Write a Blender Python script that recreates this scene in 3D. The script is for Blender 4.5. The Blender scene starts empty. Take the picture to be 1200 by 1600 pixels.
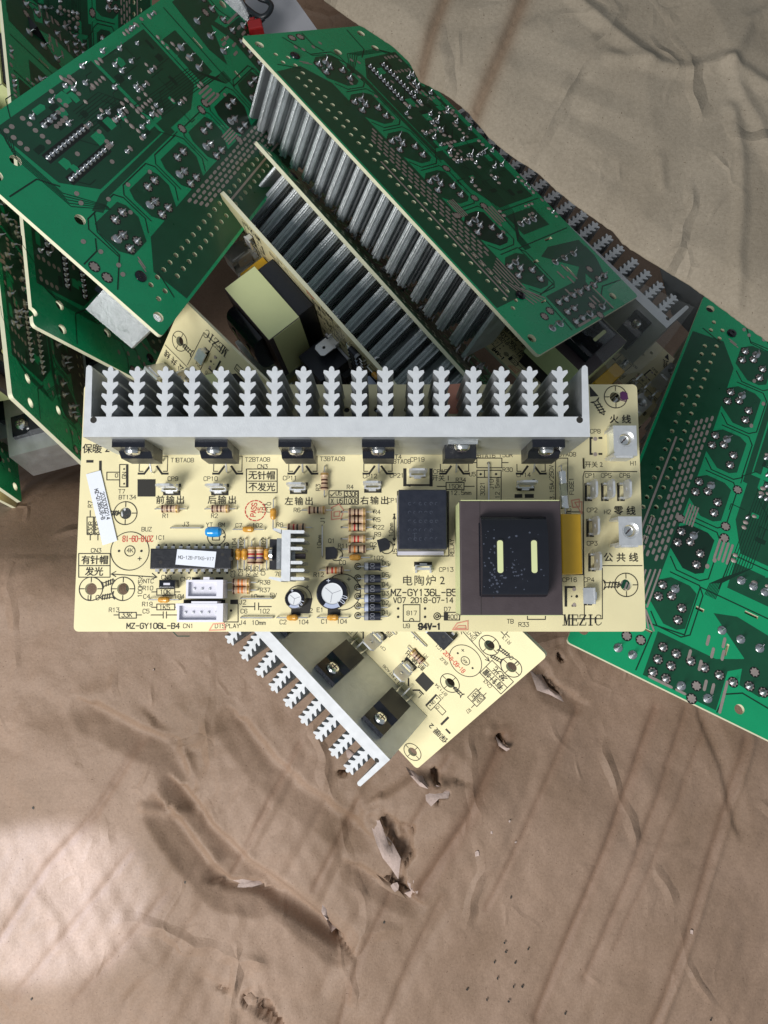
import bpy, math, random
from mathutils import Vector, Matrix, Euler, noise
random.seed(7)
PI = math.pi
S = bpy.context.scene
# ------------------------------------------------------------------ camera, world, lamps, exposure (1 unit = 1 cm)
S.unit_settings.system = 'METRIC'; S.unit_settings.scale_length = 0.01
cam = bpy.data.cameras.new('camera'); cam.sensor_fit = 'VERTICAL'; cam.sensor_height = 36; cam.lens = 26.01
cam.clip_start = 0.5; cam.clip_end = 600
co = bpy.data.objects.new('camera', cam); S.collection.objects.link(co)
co.location = (0, 0, 30); co.rotation_euler = (math.radians(6), 0, 0); S.camera = co
cam.dof.use_dof = False
wd = bpy.data.worlds.new('World'); S.world = wd; wd.use_nodes = True
wd.node_tree.nodes['Background'].inputs[0].default_value = (0.80, 0.90, 1.0, 1)
wd.node_tree.nodes['Background'].inputs[1].default_value = 0.32
def lamp(name, kind, loc, target, energy, color, **kw):
    l = bpy.data.lights.new(name, kind); l.energy = energy; l.color = color
    for k, v in kw.items(): setattr(l, k, v)
    o = bpy.data.objects.new(name, l); S.collection.objects.link(o); o.location = loc
    o.rotation_euler = (Vector(target) - Vector(loc)).to_track_quat('-Z', 'Y').to_euler()
    return o
lamp('window_light', 'AREA', (-36, -34, 54), (0, -3, 0), 62000, (1.0, 0.985, 0.965), shape='RECTANGLE', size=32, size_y=32)
lamp('sky_patch_light', 'SPOT', (-46, -15, 24), (-14.6, -12.9, -2), 170000, (0.66, 0.78, 1.0), spot_size=math.radians(9.5), spot_blend=0.35, shadow_soft_size=0.5)
S.view_settings.view_transform = 'Standard'; S.view_settings.look = 'None'
S.view_settings.exposure = 0; S.view_settings.gamma = 1
S.cycles.max_bounces = 6

# ------------------------------------------------------------------ materials
def mat(name, col, rough=0.5, metal=0.0, coat=0.0, spec=0.5, noise_amt=0.0, noise_scale=5, bump=0.0, bump_scale=60, trans=0.0, alpha=1.0, aniso=None):
    m = bpy.data.materials.new(name); m.use_nodes = True
    nt = m.node_tree; b = nt.nodes['Principled BSDF']
    b.inputs['Base Color'].default_value = (*col, 1); b.inputs['Roughness'].default_value = rough
    b.inputs['Metallic'].default_value = metal; b.inputs['Coat Weight'].default_value = coat
    b.inputs['Coat Roughness'].default_value = 0.12
    b.inputs['Specular IOR Level'].default_value = spec
    b.inputs['Transmission Weight'].default_value = trans; b.inputs['Alpha'].default_value = alpha
    tc = nt.nodes.new('ShaderNodeTexCoord')
    if noise_amt:
        n = nt.nodes.new('ShaderNodeTexNoise'); n.inputs['Scale'].default_value = noise_scale; n.inputs['Detail'].default_value = 6
        nt.links.new(tc.outputs['Object'], n.inputs['Vector'])
        mx = nt.nodes.new('ShaderNodeMix'); mx.data_type = 'RGBA'
        mx.inputs[6].default_value = (*[c * (1 - noise_amt) for c in col], 1)
        mx.inputs[7].default_value = (*[min(1, c * (1 + noise_amt)) for c in col], 1)
        nt.links.new(n.outputs['Fac'], mx.inputs[0]); nt.links.new(mx.outputs[2], b.inputs['Base Color'])
        mr = nt.nodes.new('ShaderNodeMapRange'); mr.inputs[3].default_value = max(0.05, rough - 0.15); mr.inputs[4].default_value = min(1, rough + 0.15)
        nt.links.new(n.outputs['Fac'], mr.inputs[0]); nt.links.new(mr.outputs[0], b.inputs['Roughness'])
    if bump:
        n2 = nt.nodes.new('ShaderNodeTexNoise'); n2.inputs['Scale'].default_value = bump_scale; n2.inputs['Detail'].default_value = 4
        if aniso:
            mp = nt.nodes.new('ShaderNodeMapping'); mp.inputs['Scale'].default_value = aniso
            nt.links.new(tc.outputs['Object'], mp.inputs[0]); nt.links.new(mp.outputs[0], n2.inputs['Vector'])
        else: nt.links.new(tc.outputs['Object'], n2.inputs['Vector'])
        bp = nt.nodes.new('ShaderNodeBump'); bp.inputs['Strength'].default_value = bump; bp.inputs['Distance'].default_value = 0.02
        nt.links.new(n2.outputs['Fac'], bp.inputs['Height']); nt.links.new(bp.outputs[0], b.inputs['Normal'])
    return m
M = {}
def mm(n, *a, **k): M[n] = mat(n, *a, **k)
mm('board_yellow', (0.80, 0.715, 0.425), 0.42, coat=0.15, noise_amt=0.12, noise_scale=0.55, bump=0.10, bump_scale=9, aniso=(4, 1, 1))
mm('board_edge', (0.72, 0.70, 0.50), 0.6, noise_amt=0.1, noise_scale=3)
mm('mask_green', (0.003, 0.39, 0.155), 0.28, coat=0.15, noise_amt=0.12, noise_scale=1.2, bump=0.15, bump_scale=5)
mm('mask_bare', (0.004, 0.085, 0.036), 0.34, coat=0.1, noise_amt=0.2, noise_scale=2.2)
mm('mask_gap', (0.002, 0.035, 0.016), 0.4)
mm('mask_black', (0.006, 0.012, 0.009), 0.35)
mm('tinned', (0.46, 0.38, 0.34), 0.45, 0.35, noise_amt=0.15, noise_scale=8)
mm('solder', (0.55, 0.56, 0.58), 0.36, 1.0, bump=0.4, bump_scale=14)
mm('alu', (0.56, 0.585, 0.60), 0.42, 0.85, noise_amt=0.22, noise_scale=1.6, bump=0.7, bump_scale=16, aniso=(0.3, 0.3, 9))
mm('alu_cut', (0.74, 0.76, 0.78), 0.42, 0.35, noise_amt=0.06, noise_scale=3, bump=0.5, bump_scale=16, aniso=(5, 0.7, 1))
mm('steel', (0.80, 0.80, 0.78), 0.22, 1.0, noise_amt=0.05, noise_scale=6)
mm('tin_matte', (0.78, 0.79, 0.80), 0.36, 0.7, noise_amt=0.08, noise_scale=6, bump=0.2, bump_scale=12)
mm('brass_shade', (0.66, 0.60, 0.45), 0.3, 0.9, noise_amt=0.1)
mm('lead', (0.72, 0.72, 0.72), 0.3, 0.85)
mm('black_plastic', (0.012, 0.013, 0.017), 0.38, noise_amt=0.2, noise_scale=5, bump=0.15, bump_scale=20)
mm('black_gloss', (0.008, 0.009, 0.014), 0.16, noise_amt=0.2, noise_scale=4)
mm('navy_plastic', (0.012, 0.015, 0.027), 0.42, noise_amt=0.2, noise_scale=5, bump=0.25, bump_scale=10)
mm('core_grey', (0.062, 0.046, 0.050), 0.5, noise_amt=0.12, noise_scale=3, bump=0.3, bump_scale=8, aniso=(1, 8, 1))
mm('tape_green', (0.66, 0.70, 0.36), 0.42, noise_amt=0.05, noise_scale=2, bump=0.15, bump_scale=5)
mm('cap_yellow', (0.62, 0.36, 0.02), 0.4, noise_amt=0.06, noise_scale=3)
mm('bead_orange', (0.60, 0.29, 0.035), 0.25, coat=0.4, noise_amt=0.15, noise_scale=6)
mm('bead_blue', (0.01, 0.27, 0.66), 0.2, coat=0.5)
mm('white_nylon', (0.74, 0.73, 0.80), 0.45)
mm('nylon_inside', (0.64, 0.63, 0.70), 0.5)
mm('paper', (0.74, 0.77, 0.84), 0.7, noise_amt=0.03)
mm('beige', (0.60, 0.42, 0.27), 0.4, noise_amt=0.08, noise_scale=6)
mm('band_brown', (0.07, 0.02, 0.01), 0.4); mm('band_red', (0.45, 0.02, 0.015), 0.4)
mm('band_orange', (0.62, 0.16, 0.02), 0.4); mm('band_black', (0.01, 0.01, 0.01), 0.4); mm('band_violet', (0.12, 0.05, 0.22), 0.4)
mm('band_gold', (0.45, 0.28, 0.08), 0.35, 0.4); mm('band_silver', (0.42, 0.44, 0.48), 0.4, 0.3)
mm('ink', (0.018, 0.016, 0.012), 0.6); mm('ink_red', (0.62, 0.07, 0.05), 0.6); mm('ink_pink', (0.70, 0.30, 0.20), 0.6)
mm('ink_purple', (0.10, 0.02, 0.10), 0.5); mm('ink_white', (0.55, 0.58, 0.66), 0.5); mm('ink_grey', (0.28, 0.29, 0.33), 0.5)
mm('sleeve_light', (0.42, 0.47, 0.62), 0.35)
mm('cap_top', (0.70, 0.72, 0.74), 0.5, 0.15)
mm('worn', (0.055, 0.065, 0.095), 0.7)
mm('wire_black', (0.012, 0.016, 0.02), 0.4); mm('red_plastic', (0.30, 0.012, 0.012), 0.4)
mm('plate_grey', (0.42, 0.42, 0.45), 0.4, noise_amt=0.05, noise_scale=1)
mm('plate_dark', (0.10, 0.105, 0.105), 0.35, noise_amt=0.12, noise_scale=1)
mm('glass', (0.80, 0.86, 0.80), 0.05, trans=0.9)
mm('film', (0.6, 0.62, 0.62), 0.12, alpha=0.06, bump=0.3, bump_scale=1.5)

def kraft(name, c1, c2, rough, bumpd, wrinkle=0.85, lessen=0.03):
    m = bpy.data.materials.new(name); m.use_nodes = True; nt = m.node_tree; b = nt.nodes['Principled BSDF']
    tc = nt.nodes.new('ShaderNodeTexCoord')
    def N(scale, det, st=None, rg=0.5):
        n = nt.nodes.new('ShaderNodeTexNoise'); n.inputs['Scale'].default_value = scale; n.inputs['Detail'].default_value = det; n.inputs['Roughness'].default_value = rg
        if st:
            mp = nt.nodes.new('ShaderNodeMapping'); mp.inputs['Scale'].default_value = st[0]; mp.inputs['Rotation'].default_value = (0, 0, st[1])
            nt.links.new(tc.outputs['Object'], mp.inputs[0]); nt.links.new(mp.outputs[0], n.inputs['Vector'])
        else: nt.links.new(tc.outputs['Object'], n.inputs['Vector'])
        return n
    def ramp(src, a, b_, ca, cb):
        r = nt.nodes.new('ShaderNodeValToRGB'); r.color_ramp.elements[0].position = a; r.color_ramp.elements[1].position = b_
        r.color_ramp.elements[0].color = (*ca, 1); r.color_ramp.elements[1].color = (*cb, 1); nt.links.new(src.outputs['Fac'], r.inputs[0]); return r
    def mul(x, y, f=1.0):
        k = nt.nodes.new('ShaderNodeMix'); k.data_type = 'RGBA'; k.blend_type = 'MULTIPLY'; k.inputs[0].default_value = f
        nt.links.new(x, k.inputs[6]); nt.links.new(y, k.inputs[7]); return k.outputs[2]
    big = ramp(N(0.22, 5), 0.3, 0.7, c1, c2)
    fine = ramp(N(9, 6, None, 0.7), 0.25, 0.75, (0.80, 0.79, 0.77), (1.12, 1.12, 1.12))
    fib = ramp(N(7, 5, ((1.0, 7, 1), 0.5), 0.6), 0.32, 0.40, (0.72, 0.68, 0.62), (1, 1, 1))
    speck = ramp(N(14, 2), 0.26, 0.30, (0.35, 0.28, 0.22), (1, 1, 1))
    pale = ramp(N(11, 2), 0.73, 0.77, (1, 1, 1), (1.5, 1.5, 1.5))
    c = mul(mul(mul(mul(big.outputs[0], fine.outputs[0]), fib.outputs[0], 0.6), speck.outputs[0], 0.8), pale.outputs[0], 0.7)
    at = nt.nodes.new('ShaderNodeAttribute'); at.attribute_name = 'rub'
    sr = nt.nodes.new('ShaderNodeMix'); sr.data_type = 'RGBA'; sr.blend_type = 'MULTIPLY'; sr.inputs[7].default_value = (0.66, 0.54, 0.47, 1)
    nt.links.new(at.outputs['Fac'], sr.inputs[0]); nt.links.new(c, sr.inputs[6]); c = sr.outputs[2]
    nt.links.new(c, b.inputs['Base Color'])
    b.inputs['Roughness'].default_value = rough; b.inputs['Specular IOR Level'].default_value = 0.30
    wr = N(1.6, 6, None, 0.62); wr.inputs['Distortion'].default_value = 0.6
    b1 = nt.nodes.new('ShaderNodeBump'); b1.inputs['Strength'].default_value = 0.16; b1.inputs['Distance'].default_value = bumpd
    nt.links.new(wr.outputs['Fac'], b1.inputs['Height'])
    # crisp crease network (warped cell edges, fading in and out) and straight flute lines
    def math_(op, a, b_=None, c=None):
        k = nt.nodes.new('ShaderNodeMath'); k.operation = op; k.use_clamp = op == 'SUBTRACT'
        for i_, v_ in enumerate((a, b_, c)):
            if v_ is None: continue
            if isinstance(v_, (int, float)): k.inputs[i_].default_value = v_
            else: nt.links.new(v_, k.inputs[i_])
        return k.outputs[0]
    prev = b1.outputs[0]
    for sc_, wd_, ds_, seed_, m0 in ((0.17, 0.05, 0.15, 0.0, .47), (0.50, 0.07, 0.05, 13.0, .56)):
        nz = nt.nodes.new('ShaderNodeTexNoise'); nz.inputs['Scale'].default_value = 0.35; nz.inputs['Detail'].default_value = 2; nt.links.new(tc.outputs['Object'], nz.inputs['Vector'])
        vm = nt.nodes.new('ShaderNodeVectorMath'); vm.operation = 'MULTIPLY_ADD'; vm.inputs[1].default_value = (1.6, 1.6, 0); nt.links.new(nz.outputs['Color'], vm.inputs[0])
        mp = nt.nodes.new('ShaderNodeMapping'); mp.inputs['Location'].default_value = (seed_, seed_, 0); mp.inputs['Scale'].default_value = (1, .7, 0); mp.inputs['Rotation'].default_value = (0, 0, .45)
        nt.links.new(tc.outputs['Object'], mp.inputs[0]); nt.links.new(mp.outputs[0], vm.inputs[2])
        vo = nt.nodes.new('ShaderNodeTexVoronoi'); vo.feature = 'DISTANCE_TO_EDGE'; vo.voronoi_dimensions = '2D'; vo.inputs['Scale'].default_value = sc_; nt.links.new(vm.outputs[0], vo.inputs['Vector'])
        mr = nt.nodes.new('ShaderNodeMapRange'); mr.inputs[1].default_value = 0; mr.inputs[2].default_value = wd_; mr.inputs[3].default_value = 1; mr.inputs[4].default_value = 0; nt.links.new(vo.outputs['Distance'], mr.inputs[0])
        mk = ramp(N(0.28 + sc_ * .3, 2), m0 + lessen, m0 + lessen + .16, (0, 0, 0), (1, 1, 1))
        hh = math_('MULTIPLY', mr.outputs[0], mk.outputs[0])
        bb = nt.nodes.new('ShaderNodeBump'); bb.inputs['Strength'].default_value = 1.0; bb.inputs['Distance'].default_value = ds_ * wrinkle
        nt.links.new(hh, bb.inputs['Height']); nt.links.new(prev, bb.inputs['Normal']); prev = bb.outputs[0]
    wv = nt.nodes.new('ShaderNodeTexWave'); wv.wave_type = 'BANDS'; wv.bands_direction = 'X'; wv.inputs['Scale'].default_value = 0.42; wv.inputs['Distortion'].default_value = 0.6; wv.inputs['Detail'].default_value = 1; wv.inputs['Detail Scale'].default_value = 0.4
    mpw = nt.nodes.new('ShaderNodeMapping'); mpw.inputs['Rotation'].default_value = (0, 0, .44); nt.links.new(tc.outputs['Object'], mpw.inputs[0]); nt.links.new(mpw.outputs[0], wv.inputs['Vector'])
    mkw = ramp(N(0.14, 2), 0.40, 0.65, (0, 0, 0), (1, 1, 1)); hw = math_('MULTIPLY', wv.outputs['Fac'], mkw.outputs[0])
    bw = nt.nodes.new('ShaderNodeBump'); bw.inputs['Strength'].default_value = 1.0; bw.inputs['Distance'].default_value = 0.022; nt.links.new(hw, bw.inputs['Height']); nt.links.new(prev, bw.inputs['Normal']); prev = bw.outputs[0]
    b2 = nt.nodes.new('ShaderNodeBump'); b2.inputs['Strength'].default_value = 0.45; b2.inputs['Distance'].default_value = 0.02
    nt.links.new(N(16, 5).outputs['Fac'], b2.inputs['Height']); nt.links.new(prev, b2.inputs['Normal'])
    nt.links.new(b2.outputs[0], b.inputs['Normal'])
    M[name] = m
kraft('kraft_brown', (0.225, 0.148, 0.098), (0.335, 0.230, 0.168), 0.58, 0.20)
kraft('kraft_grey', (0.245, 0.203, 0.150), (0.330, 0.280, 0.215), 0.72, 0.10, 1.35, -0.01)
kraft('kraft_torn', (0.42, 0.32, 0.28), (0.56, 0.45, 0.41), 0.9, 0.25)

# ------------------------------------------------------------------ mesh builder
class MB:
    def __init__(s): s.v = []; s.f = []; s.m = []; s.names = []
    def mi(s, n):
        if n not in s.names: s.names.append(n)
        return s.names.index(n)
    def add(s, vs, fs, mn, T=None):
        o = len(s.v); k = s.mi(mn)
        s.v += [tuple(T @ Vector(p)) if T else tuple(p) for p in vs]
        for f in fs: s.f.append([i + o for i in f]); s.m.append(k)
    def box(s, x0, x1, y0, y1, z0, z1, mn, T=None, top=None, topm=None):
        t = top or 0
        vs = [(x0, y0, z0), (x1, y0, z0), (x1, y1, z0), (x0, y1, z0), (x0 + t, y0 + t, z1), (x1 - t, y0 + t, z1), (x1 - t, y1 - t, z1), (x0 + t, y1 - t, z1)]
        s.add(vs, [(0, 3, 2, 1), (0, 1, 5, 4), (1, 2, 6, 5), (2, 3, 7, 6), (3, 0, 4, 7)], mn, T)
        s.add(vs[4:], [(0, 1, 2, 3)], topm or mn, T)
    def rbox(s, x0, x1, y0, y1, z0, z1, r, mn, T=None):
        prof = [(0.0, r), (r * .3, r * .3), (r, 0.0)]
        def ring(ins, z):
            return [(x0 + ins, y0 + ins, z), (x1 - ins, y0 + ins, z), (x1 - ins, y1 - ins, z), (x0 + ins, y1 - ins, z)]
        rings = [ring(0, z0), ring(0, z1 - r), ring(r * .3, z1 - r * .3), ring(r, z1)]
        vs = sum(rings, []); fs = [(0, 3, 2, 1)]
        for k in range(3):
            for i in range(4): a = k * 4 + i; b = k * 4 + (i + 1) % 4; fs.append((a, b, b + 4, a + 4))
        fs.append((12, 13, 14, 15)); s.add(vs, fs, mn, T)
    def prism(s, poly, z0, z1, mn, capm=None, T=None):
        n = len(poly); vs = [(x, y, z0) for x, y in poly] + [(x, y, z1) for x, y in poly]
        s.add(vs, [(i, (i + 1) % n, n + (i + 1) % n, n + i) for i in range(n)] + [tuple(range(n))[::-1]], mn, T)
        s.add(vs[n:], [tuple(range(n))], capm or mn, T)
    def lathe(s, prof, mn, T=None, n=20, mats=None):
        vs = []; 
        for r, z in prof: vs += [(r * math.cos(2 * PI * i / n), r * math.sin(2 * PI * i / n), z) for i in range(n)]
        for k in range(len(prof) - 1):
            fs = [(i, (i + 1) % n, n + (i + 1) % n, n + i) for i in range(n)]
            s.add(vs[k * n:(k + 2) * n], fs, (mats[k] if mats else mn), T)
        if prof[-1][0] > 1e-4: s.add(vs[-n:], [tuple(range(n))], (mats[-1] if mats else mn), T)
    def tube(s, pts, r, mn, n=8, T=None):
        P = [Vector(p) for p in pts]; vs = []
        for i, p in enumerate(P):
            d = (P[min(i + 1, len(P) - 1)] - P[max(i - 1, 0)]).normalized()
            a = d.cross(Vector((0, 0, 1)) if abs(d.z) < .9 else Vector((1, 0, 0))).normalized(); b = d.cross(a)
            vs += [p + a * r * math.cos(2 * PI * k / n) + b * r * math.sin(2 * PI * k / n) for k in range(n)]
        fs = []
        for i in range(len(P) - 1):
            for k in range(n): fs.append((i * n + k, i * n + (k + 1) % n, (i + 1) * n + (k + 1) % n, (i + 1) * n + k))
        fs += [tuple(range(n)), tuple(range(len(vs) - n, len(vs)))]
        s.add(vs, fs, mn, T)
    def build(s, name, parent=None, smooth=False, ang=38):
        m = bpy.data.meshes.new(name); m.from_pydata(s.v, [], s.f)
        for n in s.names: m.materials.append(M[n])
        for p, k in zip(m.polygons, s.m): p.material_index = k
        if smooth:
            m.polygons.foreach_set('use_smooth', [True] * len(m.polygons))
            m.validate()
            try: m.set_sharp_from_angle(angle=math.radians(ang))
            except Exception: pass
        m.update()
        o = bpy.data.objects.new(name, m); S.collection.objects.link(o)
        if parent: o.parent = parent
        return o
def tag(o, label, cat, group=None, kind=None):
    if kind: o['kind'] = kind
    if label: o['label'] = label
    if cat: o['category'] = cat
    if group: o['group'] = group
    return o
def T3(x, y, z=0, rz=0): return Matrix.Translation((x, y, z)) @ Matrix.Rotation(rz, 4, 'Z')

# measured drawing (photo-scale units of the top board) -> board centimetres, for a point at height w above the board
_R = Matrix.Rotation(math.radians(6), 3, 'X'); _C = Vector((0, 0, 30)) - Vector((-10.3038, -1.3817, 5.1657))
def dp(x, y, w=0.0):
    d = _R @ Vector(((x - 600) / 1156, -(y - 800) / 1156, -1)); t = (w - _C.z) / d.z
    p = _C + d * t; return (p.x, p.y)

# ------------------------------------------------------------------ stroke lettering
G = {'A': 'M0,0 2,6 4,0 M.7,2 3.3,2', 'B': 'M0,0 0,6 3,6 4,5 4,4 3,3 0,3 M3,3 4,2 4,1 3,0 0,0', 'C': 'M4,1 3,0 1,0 0,1 0,5 1,6 3,6 4,5', 'D': 'M0,0 0,6 2.5,6 4,4.5 4,1.5 2.5,0 0,0',
'E': 'M4,0 0,0 0,6 4,6 M0,3 3,3', 'F': 'M0,0 0,6 4,6 M0,3 3,3', 'G': 'M4,5 3,6 1,6 0,5 0,1 1,0 3,0 4,1 4,3 2.4,3', 'H': 'M0,0 0,6 M4,0 4,6 M0,3 4,3', 'I': 'M2,0 2,6', 'J': 'M3,6 3,1 2,0 1,0 0,1',
'K': 'M0,0 0,6 M4,6 0,2.4 M1.3,3.5 4,0', 'L': 'M0,6 0,0 4,0', 'M': 'M0,0 0,6 2,2 4,6 4,0', 'N': 'M0,0 0,6 4,0 4,6', 'O': 'M1,0 0,1 0,5 1,6 3,6 4,5 4,1 3,0 1,0', 'P': 'M0,0 0,6 3,6 4,5 4,4 3,3 0,3',
'Q': 'M1,0 0,1 0,5 1,6 3,6 4,5 4,1 3,0 1,0 M2.5,1.5 4,0', 'R': 'M0,0 0,6 3,6 4,5 4,4 3,3 0,3 M2,3 4,0', 'S': 'M0,1 1,0 3,0 4,1 4,2 3,3 1,3 0,4 0,5 1,6 3,6 4,5', 'T': 'M2,0 2,6 M0,6 4,6', 'U': 'M0,6 0,1 1,0 3,0 4,1 4,6',
'V': 'M0,6 2,0 4,6', 'W': 'M0,6 1,0 2,4 3,0 4,6', 'X': 'M0,0 4,6 M0,6 4,0', 'Y': 'M0,6 2,3 4,6 M2,3 2,0', 'Z': 'M0,6 4,6 0,0 4,0',
'0': 'M1,0 0,1 0,5 1,6 3,6 4,5 4,1 3,0 1,0', '1': 'M1,5 2,6 2,0', '2': 'M0,5 1,6 3,6 4,5 4,4 0,0 4,0', '3': 'M0,6 4,6 2,3.6 3,3.6 4,2.6 4,1 3,0 1,0 0,1', '4': 'M3,0 3,6 0,2 4,2', '5': 'M4,6 0,6 0,3.4 3,3.6 4,2.6 4,1 3,0 1,0 0,1',
'6': 'M4,5 3,6 1,6 0,5 0,1 1,0 3,0 4,1 4,2.4 3,3.4 1,3.4 0,2.4', '7': 'M0,6 4,6 1.5,0', '8': 'M1,3 0,4 0,5 1,6 3,6 4,5 4,4 3,3 1,3 0,2 0,1 1,0 3,0 4,1 4,2 3,3', '9': 'M0,1 1,0 3,0 4,1 4,5 3,6 1,6 0,5 0,3.6 1,2.6 3,2.6 4,3.6',
'-': 'M.3,3 3.7,3', '/': 'M0,0 4,6', '.': 'M1.8,0 2.2,.4', '+': 'M0,3 4,3 M2,1 2,5', '%': 'M0,0 4,6 M.5,5 1.4,6 M3,0 3.8,1', 'm': 'M0,0 0,4 M0,3 1,4 2,3 2,0 M2,3 3,4 4,3 4,0', 'k': 'M0,0 0,6 M3,4 0,1.5 M1,2.3 3,0'}
class Ink:
    def __init__(s): s.b = MB(); s.z = 0.004
    def line(s, pts, wd=0.03, mn='ink', closed=False):
        P = [Vector((p[0], p[1])) for p in pts]
        if closed: P.append(P[0])
        for a, b in zip(P, P[1:]):
            d = b - a
            if d.length < 1e-5: continue
            d.normalize(); n = Vector((-d.y, d.x)) * wd / 2; e = d * wd * .35
            s.z += 2e-6; z = s.z
            s.b.add([(*(a - e - n), z), (*(b + e - n), z), (*(b + e + n), z), (*(a - e + n), z)], [(0, 1, 2, 3)], mn)
    def poly(s, pts, mn='ink'):
        s.z += 2e-6; s.b.add([(p[0], p[1], s.z) for p in pts], [tuple(range(len(pts)))], mn)
    def circ(s, c, r, wd=0.03, mn='ink', a0=0, a1=360, n=40):
        s.line([(c[0] + r * math.cos(math.radians(a0 + (a1 - a0) * i / n)), c[1] + r * math.sin(math.radians(a0 + (a1 - a0) * i / n))) for i in range(n + 1)], wd, mn)
    def text(s, t, c, h, rot=0, wd=None, mn='ink', ws=1.0):
        wd = wd or h * 0.13; k = h / 6; adv = 5.3 * ws; W = (len(t) * adv - 1.6) * k
        cr, sr = math.cos(rot), math.sin(rot)
        for i, ch in enumerate(t):
            if ch not in G: continue
            for seg in G[ch].split('M')[1:]:
                pts = []
                for q in seg.split():
                    x, y = map(float, q.split(',')); x = x * ws * k + i * adv * k - W / 2; y = y * k - h / 2
                    pts.append((c[0] + x * cr - y * sr, c[1] + x * sr + y * cr))
                s.line(pts, wd, mn)
    def cjk(s, t, c, h, rot=0, mn='ink', gap=1.05, bold=0.012):
        for i, ch in enumerate(t):
            cu = bpy.data.curves.new('glyph', 'FONT'); cu.body = ch; cu.size = h * 1.08; cu.align_x = 'CENTER'; cu.align_y = 'CENTER'; cu.resolution_u = 2
            o = bpy.data.objects.new('glyph', cu); S.collection.objects.link(o)
            dg = bpy.context.evaluated_depsgraph_get(); me = o.evaluated_get(dg).to_mesh()
            xs = [v.co.x for v in me.vertices]; ys = [v.co.y for v in me.vertices]
            if xs:
                mx, my = (min(xs) + max(xs)) / 2, (min(ys) + max(ys)) / 2; off = (i - (len(t) - 1) / 2) * h * gap
                cr, sr = math.cos(rot), math.sin(rot); s.z += 2e-6
                for ex, ey in (((0, 0), (bold * h, 0), (0, bold * h)) if bold > .013 else ((0, 0),)):
                    s.z += 2e-6
                    s.b.add([(c[0] + (v.co.x - mx + off + ex) * cr - (v.co.y - my + ey) * sr, c[1] + (v.co.x - mx + off + ex) * sr + (v.co.y - my + ey) * cr, s.z) for v in me.vertices],
                            [tuple(p.vertices) for p in me.polygons], mn)
            o.evaluated_get(dg).to_mesh_clear(); bpy.data.objects.remove(o); bpy.data.curves.remove(cu)

# ------------------------------------------------------------------ THE BOARD (one design, many copies)
BW, BH, TH = 19.0, 8.4, 0.16
HOLES = [(0.52, 1.41), (1.59, 1.41), (1.58, 3.95), (0.62, 7.9), (18.25, 7.96), (18.39, 1.54)]
VENT = []
for i in range(31):
    u = 1.3 + i * 0.515
    if u < 17.0: VENT.append((u, 7.52))
    if u + .26 < 17.0: VENT.append((u + .26, 7.02))
SLOTS = [(15.3, 4.05, .14, .34, 0), (14.55, 2.1, .12, .55, 0), (16.4, 2.62, .5, .1, 0), (17.1, 5.66, .09, .38, 0)]
def rrect(x0, y0, x1, y1, r, n=4):
    o = []
    for cx, cy, a in ((x1 - r, y0 + r, -90), (x1 - r, y1 - r, 0), (x0 + r, y1 - r, 90), (x0 + r, y0 + r, 180)):
        for i in range(n + 1): t = math.radians(a + 90 * i / n); o.append((cx + r * math.cos(t), cy + r * math.sin(t)))
    return o
def circle(x, y, r, n=14): return [(x + r * math.cos(2 * PI * i / n), y + r * math.sin(2 * PI * i / n)) for i in range(n)]
def panel_mesh(notch=False):
    cu = bpy.data.curves.new('panel', 'CURVE'); cu.dimensions = '2D'; cu.fill_mode = 'BOTH'; cu.extrude = TH / 2
    out = rrect(0, 0, BW, BH, 0.16)
    if notch:
        k = max(range(len(out)), key=lambda i: out[i][1] < .01 and out[i][0] < 1)
        out = [p for p in out]
        out = [(0.16, 0.0)] if False else out
        i = len(out)  # after the last corner arc (bottom left) comes the v=0 edge
        out += [(0.40, 0.0)] + [(0.58 + 0.18 * math.cos(math.radians(180 - a)), 0.24 * math.sin(math.radians(a))) for a in range(0, 181, 30)] + [(0.8, 0)]
    polys = [out] + [circle(x, y, .2 if k != 5 else .19, 24) for k, (x, y) in enumerate(HOLES)] + [circle(x, y, .105, 10) for x, y in VENT]
    for x, y, w, h, r in SLOTS: polys.append([(x - w / 2, y - h / 2), (x + w / 2, y - h / 2), (x + w / 2, y + h / 2), (x - w / 2, y + h / 2)])
    for P in polys:
        sp = cu.splines.new('POLY'); sp.points.add(len(P) - 1); sp.use_cyclic_u = True
        for q, p in zip(sp.points, P): q.co = (p[0], p[1], 0, 1)
    o = bpy.data.objects.new('p', cu); S.collection.objects.link(o)
    dg = bpy.context.evaluated_depsgraph_get(); me = bpy.data.meshes.new_from_object(o.evaluated_get(dg))
    bpy.data.objects.remove(o); bpy.data.curves.remove(cu)
    me.name = 'board_panel'; me.materials.clear()
    for n in ('board_yellow', 'mask_green', 'board_edge'): me.materials.append(M[n])
    for v in me.vertices: v.co.z -= TH / 2
    for p in me.polygons:
        p.use_smooth = False; z = sum(me.vertices[i].co.z for i in p.vertices) / len(p.vertices)
        p.material_index = 0 if z > -0.001 else 1 if z < -TH + 0.001 else 2
    return me
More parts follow.
